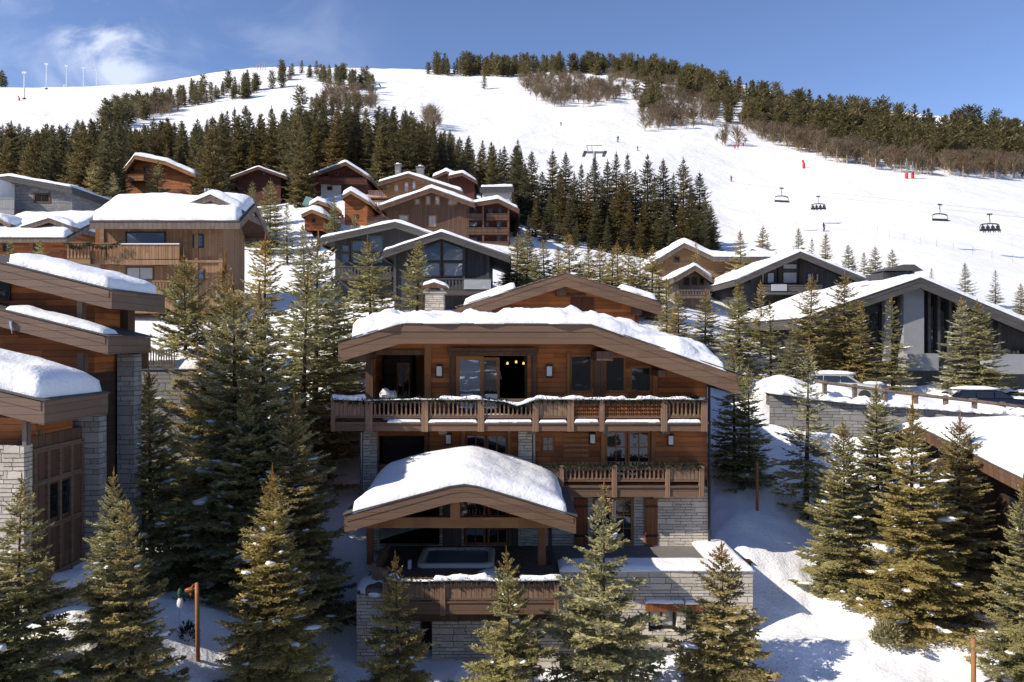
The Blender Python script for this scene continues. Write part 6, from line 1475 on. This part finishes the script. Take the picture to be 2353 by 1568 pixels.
# ============================================================ ski slope: lift, masts, cannons, people
def at(px, py): return gpt(px, ypix(px, py, 60, 620))
for px, b_, t, lb in ((56, 229, 168, 'white floodlight mast furthest left, standing lowest on the ridge'), (107, 206, 148, 'second white floodlight mast from the left on the ridge'), (153, 198, 143, 'middle one of the five white floodlight masts'), (192, 198, 148, 'fourth white floodlight mast from the left'), (222, 197, 151, 'white floodlight mast furthest right, with a wide head')):
    g = at(px, b_); o = thing('floodlight_mast', g, lb, 'mast', 'floodlight masts on the ridge'); H = (b_ - t) / FPX * g.y
    MB().tube([g - Vector((0, 0, .5)), g + Vector((0, 0, H))], .42, 8, .3).build('pole', M['white_metal'], o)
    h = MB(); w = .9 if px != 222 else 2.2
    h.box(g.x - w, g.x + w, g.y - .2, g.y + .2, g.z + H - .1, g.z + H + .15)
    for k in (-1, -.33, .33, 1): h.box(g.x + k * w - .28, g.x + k * w + .28, g.y - .5, g.y - .05, g.z + H - .5, g.z + H + .4)
    h.build('lamp_head', M['white_metal'], o); MB().lathe([(1.1, -.4), (1.0, .4), (.5, .8), (.02, .85)], g, 10).build('foot_pad', M['black'], o)
def cannon(px, b_, t, lb, stem=False):
    g = at(px, b_); H = max(1.2, (b_ - t) / FPX * g.y); o = thing('snow_cannon', g, lb, 'snow cannon', 'red padded snow cannons beside the piste')
    r = .42
    MB().lathe([(r, -.3), (r * 1.05, .3), (r, 1.5), (r * .75, 1.75), (.02, 1.8)], g, 12).build('safety_pad', M['red'], o, True)
    if stem:
        MB().tube([g + Vector((0, 0, 1.7)), g + Vector((.05, 0, H))], .12, 8).box(g.x - .3, g.x + .3, g.y - .3, g.y + .3, g.z + H * .62, g.z + H * .8).build('lance', M['metal'], o)
    else:
        MB().tube([g + Vector((0, 0, 1.6)), g + Vector((-.5, -.3, 2.6))], .3, 10).build('barrel', M['red'], o)
cannon(2083, 411, 365, 'red padded snow cannon with the taller grey lance, left of the pair', True); cannon(2097, 411, 372, 'red padded snow cannon with the shorter lance, right of the pair', True)
cannon(1847, 388, 372, 'single red snow cannon on the upper piste'); cannon(44, 232, 220, 'red snow cannon at the far left ridge beside the lowest floodlight mast')
for px, py in ((1689, 345), (1696, 344), (1708, 340)):
    g = at(px, py); o = thing('piste_marker', g, 'little red marker panel at the edge of the scrub on the piste', 'marker', 'red markers by the scrub')
    MB().box(g.x - .25, g.x + .25, g.y, g.y + .08, g.z + .6, g.z + 1.9).build('panel', M['red'], o); MB().tube([g - Vector((0, 0, .3)), g + Vector((0, .05, 1.9))], .05, 6).build('stake', M['black'], o)
for k, (px, py) in enumerate(((1920, 512), (1949, 521), (1985, 530), (2016, 536), (2044, 545), (2077, 553), (2114, 562), (2152, 569), (2190, 577), (2235, 585), (2279, 595), (2327, 603))):
    g = at(px, py); o = tag(MB().tube([g - Vector((0, 0, .3)), g + Vector((.03, 0, 1.25))], .03, 5).build('fence_stake', M['metal'], None), 'thin grey stake of the net fence line across the lower piste', 'stake', 'fence stakes on the lower piste')
def frame_obj(v, f, nm, mat, par, sm=False):
    me = bpy.data.meshes.new(nm); me.from_pydata(v, [], f); me.polygons.foreach_set('use_smooth', [sm] * len(me.polygons)); me.update(); me.materials.append(mat); return me
# chairlift chair prototype meshes (local, hanging from the origin)
def loc_mesh(m, nm, mat, sm=False): return frame_obj(m.v, m.f, nm, mat, None, sm)
h = MB().tube([(0, 0, .1), (0, .05, -.5), (.12, .1, -1.0), (.0, .1, -1.5)], .06, 6); h.box(-.38, .38, -.09, .09, -.02, .2)
cm_h = loc_mesh(h, 'hanger_arm', M['black'])
h = MB().tube([(-1.35, 0, -1.62), (-.9, 0, -1.46), (0, 0, -1.40), (.9, 0, -1.46), (1.35, 0, -1.62)], .10, 6)
h.tube([(-1.35, 0, -1.6), (-1.5, 0, -2.1), (-1.42, -.1, -2.55)], .04, 6).tube([(1.35, 0, -1.6), (1.5, 0, -2.1), (1.42, -.1, -2.55)], .04, 6)
cm_f = loc_mesh(h, 'chair_frame', M['black'])
h = MB().box(-1.5, 1.5, -.55, 0, -2.62, -2.50)
cm_s = loc_mesh(h, 'seat', M['black'])
h = MB()
for k in range(6): h.box(-1.46 + k * .49, -1.46 + k * .49 + .46, .0, .07, -2.5, -2.2)
cm_b = loc_mesh(h, 'backrest', M['seatpad'])
# small figure meshes grown with the skin modifier
def skin_mesh(nm, verts, edges, rad, mat):
    me = bpy.data.meshes.new(nm + '_skeleton'); me.from_pydata(verts, edges, []); o = bpy.data.objects.new(nm + '_tmp', me); C.objects.link(o)
    o.modifiers.new('s', 'SKIN'); sv = me.skin_vertices[0].data
    for i, r in enumerate(rad): sv[i].radius = (r, r)
    sv[0].use_root = True
    sb = o.modifiers.new('u', 'SUBSURF'); sb.levels = 1; sb.render_levels = 1
    dg = bpy.context.evaluated_depsgraph_get(); dg.update(); res = bpy.data.meshes.new_from_object(o.evaluated_get(dg)); res.name = nm
    bpy.data.objects.remove(o); res.materials.clear(); res.materials.append(mat)
    res.polygons.foreach_set('use_smooth', [True] * len(res.polygons)); return res
V = [(0, 0, .88), (0, .02, 1.12), (0, .05, 1.40), (0, .06, 1.53), (0, .08, 1.66), (0, .08, 1.76), (.10, 0, .82), (.13, -.1, .47), (.12, .04, .08), (.12, -.14, .05), (-.10, 0, .82), (-.13, -.1, .47), (-.12, .04, .08), (-.12, -.14, .05),
     (.2, .04, 1.40), (.30, -.02, 1.15), (.30, -.25, 1.02), (-.2, .04, 1.40), (-.30, -.02, 1.15), (-.30, -.25, 1.02)]
E = [(0, 1), (1, 2), (2, 3), (3, 4), (4, 5), (0, 6), (6, 7), (7, 8), (8, 9), (0, 10), (10, 11), (11, 12), (12, 13), (2, 14), (14, 15), (15, 16), (2, 17), (17, 18), (18, 19)]
Rr = [.15, .155, .16, .07, .11, .09, .11, .085, .07, .06, .11, .085, .07, .06, .085, .065, .05, .085, .065, .05]
stand_me = skin_mesh('person_body', V, E, Rr, M['jacket'])
V2 = [(0, 0, .1), (0, .03, .35), (0, .05, .62), (0, .05, .74), (0, .04, .86), (0, .03, .95), (.10, -.05, .08), (.12, -.45, .08), (.12, -.48, -.36), (.12, -.62, -.40), (-.10, -.05, .08), (-.12, -.45, .08), (-.12, -.48, -.36), (-.12, -.62, -.40),
      (.2, .04, .60), (.24, -.08, .36), (.16, -.3, .22), (-.2, .04, .60), (-.24, -.08, .36), (-.16, -.3, .22)]
sit_me = skin_mesh('person_body', V2, E, Rr, M['jacket'])
skis = MB()
for s in (-.12, .12): skis.add([(s - .05, .75, .0), (s + .05, .75, 0), (s + .05, -.85, 0), (s - .05, -.85, 0), (s - .05, .75, .03), (s + .05, .75, .03), (s + .05, -.85, .03), (s - .05, -.85, .03), (s - .03, -1.0, .12), (s + .03, -1.0, .12)],
                              [(0, 1, 2, 3), (7, 6, 5, 4), (0, 4, 5, 1), (1, 5, 6, 2), (0, 3, 7, 4), (2, 6, 9, 2)[:3], (6, 7, 8, 9), (3, 2, 9, 8), (3, 8, 7)])
ski_me = loc_mesh(skis, 'skis', M['red']); po = MB().tube([(.30, -.27, 1.05), (.42, .25, .1)], .02, 5).tube([(-.30, -.27, 1.05), (-.42, .25, .1)], .02, 5); pole_me = loc_mesh(po, 'ski_poles', M['black'])
def person(loc, rz, label, me, ski=True, s=1.0, group=None):
    o = thing('person', loc, label, 'person', group, rz)
    for nm, m_ in (('body', me),) + ((('skis', ski_me), ('ski_poles', pole_me)) if ski else ()):
        c = bpy.data.objects.new(nm, m_); C.objects.link(c); c.parent = o; c.scale = (s, s, s)
    return o
person(at(1893, 533) + Vector((0, 0, .05)), R_(40), 'skier in dark clothes skiing down in front of the little spruces', stand_me); person(at(1420, 328) + Vector((0, 0, .05)), R_(-20), 'skier in black standing on the slope above the tall stand', stand_me, s=1.35)
person(at(1465, 348) + Vector((0, 0, .05)), R_(60), 'small skier right of the grey lift pylon', stand_me); person(at(1680, 418) + Vector((0, 0, .05)), R_(30), 'lone skier right of the tall stand on the open piste', stand_me); person(at(1289, 290) + Vector((0, 0, .05)), R_(0), 'tiny skier high on the piste below the scrub', stand_me)
def chair(px, py, w, label, riders=0, rz=0):
    Y = 3.0 * FPX / w; c = P(px, py, Y); o = thing('lift_chair', c, label, 'lift chair', 'chairlift chairs', rz)
    for nm, m_ in (('hanger_arm', cm_h), ('chair_frame', cm_f), ('seat', cm_s), ('backrest', cm_b)):
        k = bpy.data.objects.new(nm, m_); C.objects.link(k); k.parent = o
    for i in range(riders):
        q = Vector((-1.1 + i * 2.2 / max(1, riders - 1), -.22, -2.52)); q.rotate(Matrix.Rotation(rz, 3, 'Z'))
        person(c + q, rz, 'skier sitting on the %s' % label.split(',')[0], sit_me, False, 1.0, 'skiers riding the chair under ' + label.split(',')[0])
    return c
c1 = chair(1796, 434, 36, 'empty six seat lift chair, leftmost of the four near chairs', 0, R_(12)); c2 = chair(1880, 453, 33, 'second of the four near lift chairs, carrying skiers', 4, R_(-8)); c3 = chair(2160, 472, 42, 'empty lift chair, third of the four near ones', 0, R_(12)); c4 = chair(2274, 494, 43, 'rightmost lift chair, carrying skiers', 4, R_(-8))
chair(1254, 341, 20, 'lift chair seen just above the tall stand left of the pylon', 0); chair(1030, 291, 17, 'lift chair at the right edge of the forest belt', 0)
chair(892, 213, 12, 'tiny far lift chair highest beside the dark pylon', 0); chair(903, 235, 12, 'tiny far lift chair below the highest one', 0); chair(933, 247, 13, 'tiny far lift chair right of the other two far ones', 0)
def cable(a, b, label):
    pts = [a + (b - a) * t + Vector((0, 0, .14 - 1.2 * 4 * t * (1 - t) * 0)) for t in np.linspace(-.35, 1.6, 14)]
    o = MB().tube(pts, .02, 5).build('lift_cable', M['metal'], None); tag(o, label, 'cable')
cable(c1, c3, 'thin steel cable carrying the empty near lift chairs'); cable(c2, c4, 'thin steel cable carrying the near lift chairs with skiers')
def pylon(px, b_, t, w, lb, Y=None):
    g = at(px, b_) if Y is None else gpt(px, Y); top = PZ(t, g.y); x = g.x; o = thing('lift_pylon', g, lb, 'pylon')
    MB().tube([g - Vector((0, 0, .5)), Vector((x, g.y, top - 1.2))], .38, 10, .26).build('mast', M['metal'], o)
    hw = w / 2 / FPX * g.y; m = MB()
    m.box(x - hw, x + hw, g.y - .18, g.y + .18, top - 1.5, top - 1.15).box(x - hw * .8, x + hw * .8, g.y - .06, g.y + .06, top - .1, top)
    for s in (-1, -.35, .35, 1): m.tube([(x + s * hw * .62, g.y, top - 1.2), (x + s * hw * .78, g.y, top)], .06, 5)
    m.build('crossarm', M['metal'], o); s_ = MB()
    for s in (-1, 1): s_.box(x + s * hw - .25, x + s * hw + .25, g.y - 1.6, g.y + 1.6, top - 1.75, top - 1.45)
    s_.build('sheave_train', M['black'], o)
pylon(1366, 0, 334, 46, 'grey lift pylon crossarm above the tall stand', 135); pylon(862, 246, 188, 22, 'tall dark lift pylon beside the upper piste')
g = at(600, 162); o = thing('lift_station_frame', g, 'grey steel lift frame on the left summit', 'lift station'); k = g.y / FPX; m = MB()
for dx in (-9, -2, 4, 9): m.tube([g + Vector((dx * k, 0, -1)), g + Vector((dx * k * 1.05, 0, 15 * k))], .22, 6)
m.box(g.x - 12 * k, g.x - 1 * k, g.y - .3, g.y + .3, g.z + 13 * k, g.z + 15 * k).box(g.x + 0, g.x + 13 * k, g.y - .3, g.y + .3, g.z + 15 * k, g.z + 17.5 * k); m.build('steel_frame', M['metal'], o)
g = at(146, 197); o = thing('snow_lance', g, 'white leaning snow lance between the second and middle masts', 'snow lance'); MB().tube([g, g + Vector((1.0, 0, 4.2))], .45, 8, .7).build('barrel', M['white_metal'], o)

# ============================================================ small things near the camera
def post(px, b_, t, Y, r, lb, lean=0.0):
    g = gpt(px, Y, -.3); top = PZ(t, Y); o = thing('log_post', g, lb, 'post')
    MB().tube([g, Vector((g.x + lean * .5, Y, (g.z + top) / 2)), Vector((g.x + lean, Y, top))], r, 10, r * .92).build('log', M['wood_post'], o, True)
    return o
Yq = ypix(454, 1522, 15, 40); post(455, 0, 1340, Yq, .062, 'thin orange log post in the snow, bottom left', -.03)
post(2237, 0, 1468, 22.2, .075, 'orange log post at the bottom right corner'); post(1740, 0, 1060, ypix(1740, 1175, 25, 60), .07, 'dark log post beside the snowy path right of the main chalet')
g = P(411, 1400, Yq + .3); g.z = gpt(411, Yq + .3).z; zt2 = PZ(1352, Yq + .3); o = thing('bird_ornament', g, 'small green and white ornament on a thin stick left of the log post', 'ornament')
MB().tube([g, Vector((g.x + .03, g.y, zt2 - .5))], .012, 5).build('stick', M['metal'], o); MB().blob((g.x + .03, g.y, zt2 - .42), .09, .08, .16, 3, 10, 6).build('white_body', M['white_metal'], o, True); MB().blob((g.x + .04, g.y, zt2 - .14), .07, .07, .15, 4, 10, 6).build('green_head', plain('dark_green_paint', (.03, .09, .05)), o, True)
g = P(434, 1357, Yq); o = thing('wooden_bird', g, 'small reddish wooden bird fixed left of the log post top', 'ornament')
MB().blob((g.x, g.y, g.z), .13, .05, .07, 5, 10, 6).build('bird_body', M['wood_orange'], o, True); MB().prism([(g.x - .05, g.z), (g.x + .14, g.z + .2), (g.x + .08, g.z)], g.y - .02, g.y + .02).prism([(g.x - .02, g.z - .04), (g.x + .06, g.z - .17), (g.x + .09, g.z - .03)], g.y - .02, g.y + .02).build('wing', M['wood_orange'], o); MB().tube([g, P(452, 1350, Yq)], .012, 5).build('bracket', M['black'], o)
def shrub(px, py, Y, r, hgt, lb, seed, mat='garland', n=900):
    g = gpt(px, Y); o = thing('shrub', g, lb, 'shrub'); rng = np.random.RandomState(seed); d = rng.normal(size=(n, 3)); d /= np.linalg.norm(d, axis=1, keepdims=True); d[:, 2] = np.abs(d[:, 2])
    b = d * (rng.uniform(.25, .95, n) ** .6)[:, None] * np.array([r, r, hgt]); dr = d * .7 + rng.normal(size=(n, 3)) * .5 + [0, 0, .4]
    v, q = quads4(diamonds(b, dr, np.full(n, .16), .05, rng)); link('foliage', np_mesh('foliage', v, q, False, None, rng.rand(n)), o, M[mat])
    return o
shrub(2040, 1455, ypix(2040, 1478, 20, 40), .55, .75, 'round dark green shrub under the big golden olive spruce', 3, 'needle', 1500)
shrub(432, 1445, ypix(432, 1470, 15, 40), .28, .5, 'small bare dark shrub beside the thin orange log post', 5, 'garland', 160)
g = gpt(1684, 29.6); o = thing('wooden_hatch', g, 'dark wooden hatch lying in the snow at the terrace corner', 'hatch'); MB().box(g.x - .6, g.x + .6, g.y - .4, g.y + .4, g.z - .3, g.z + .14).box(g.x - .64, g.x + .64, g.y - .44, g.y + .44, g.z + .141, g.z + .2).build('boards', M['wood_dark'], o)
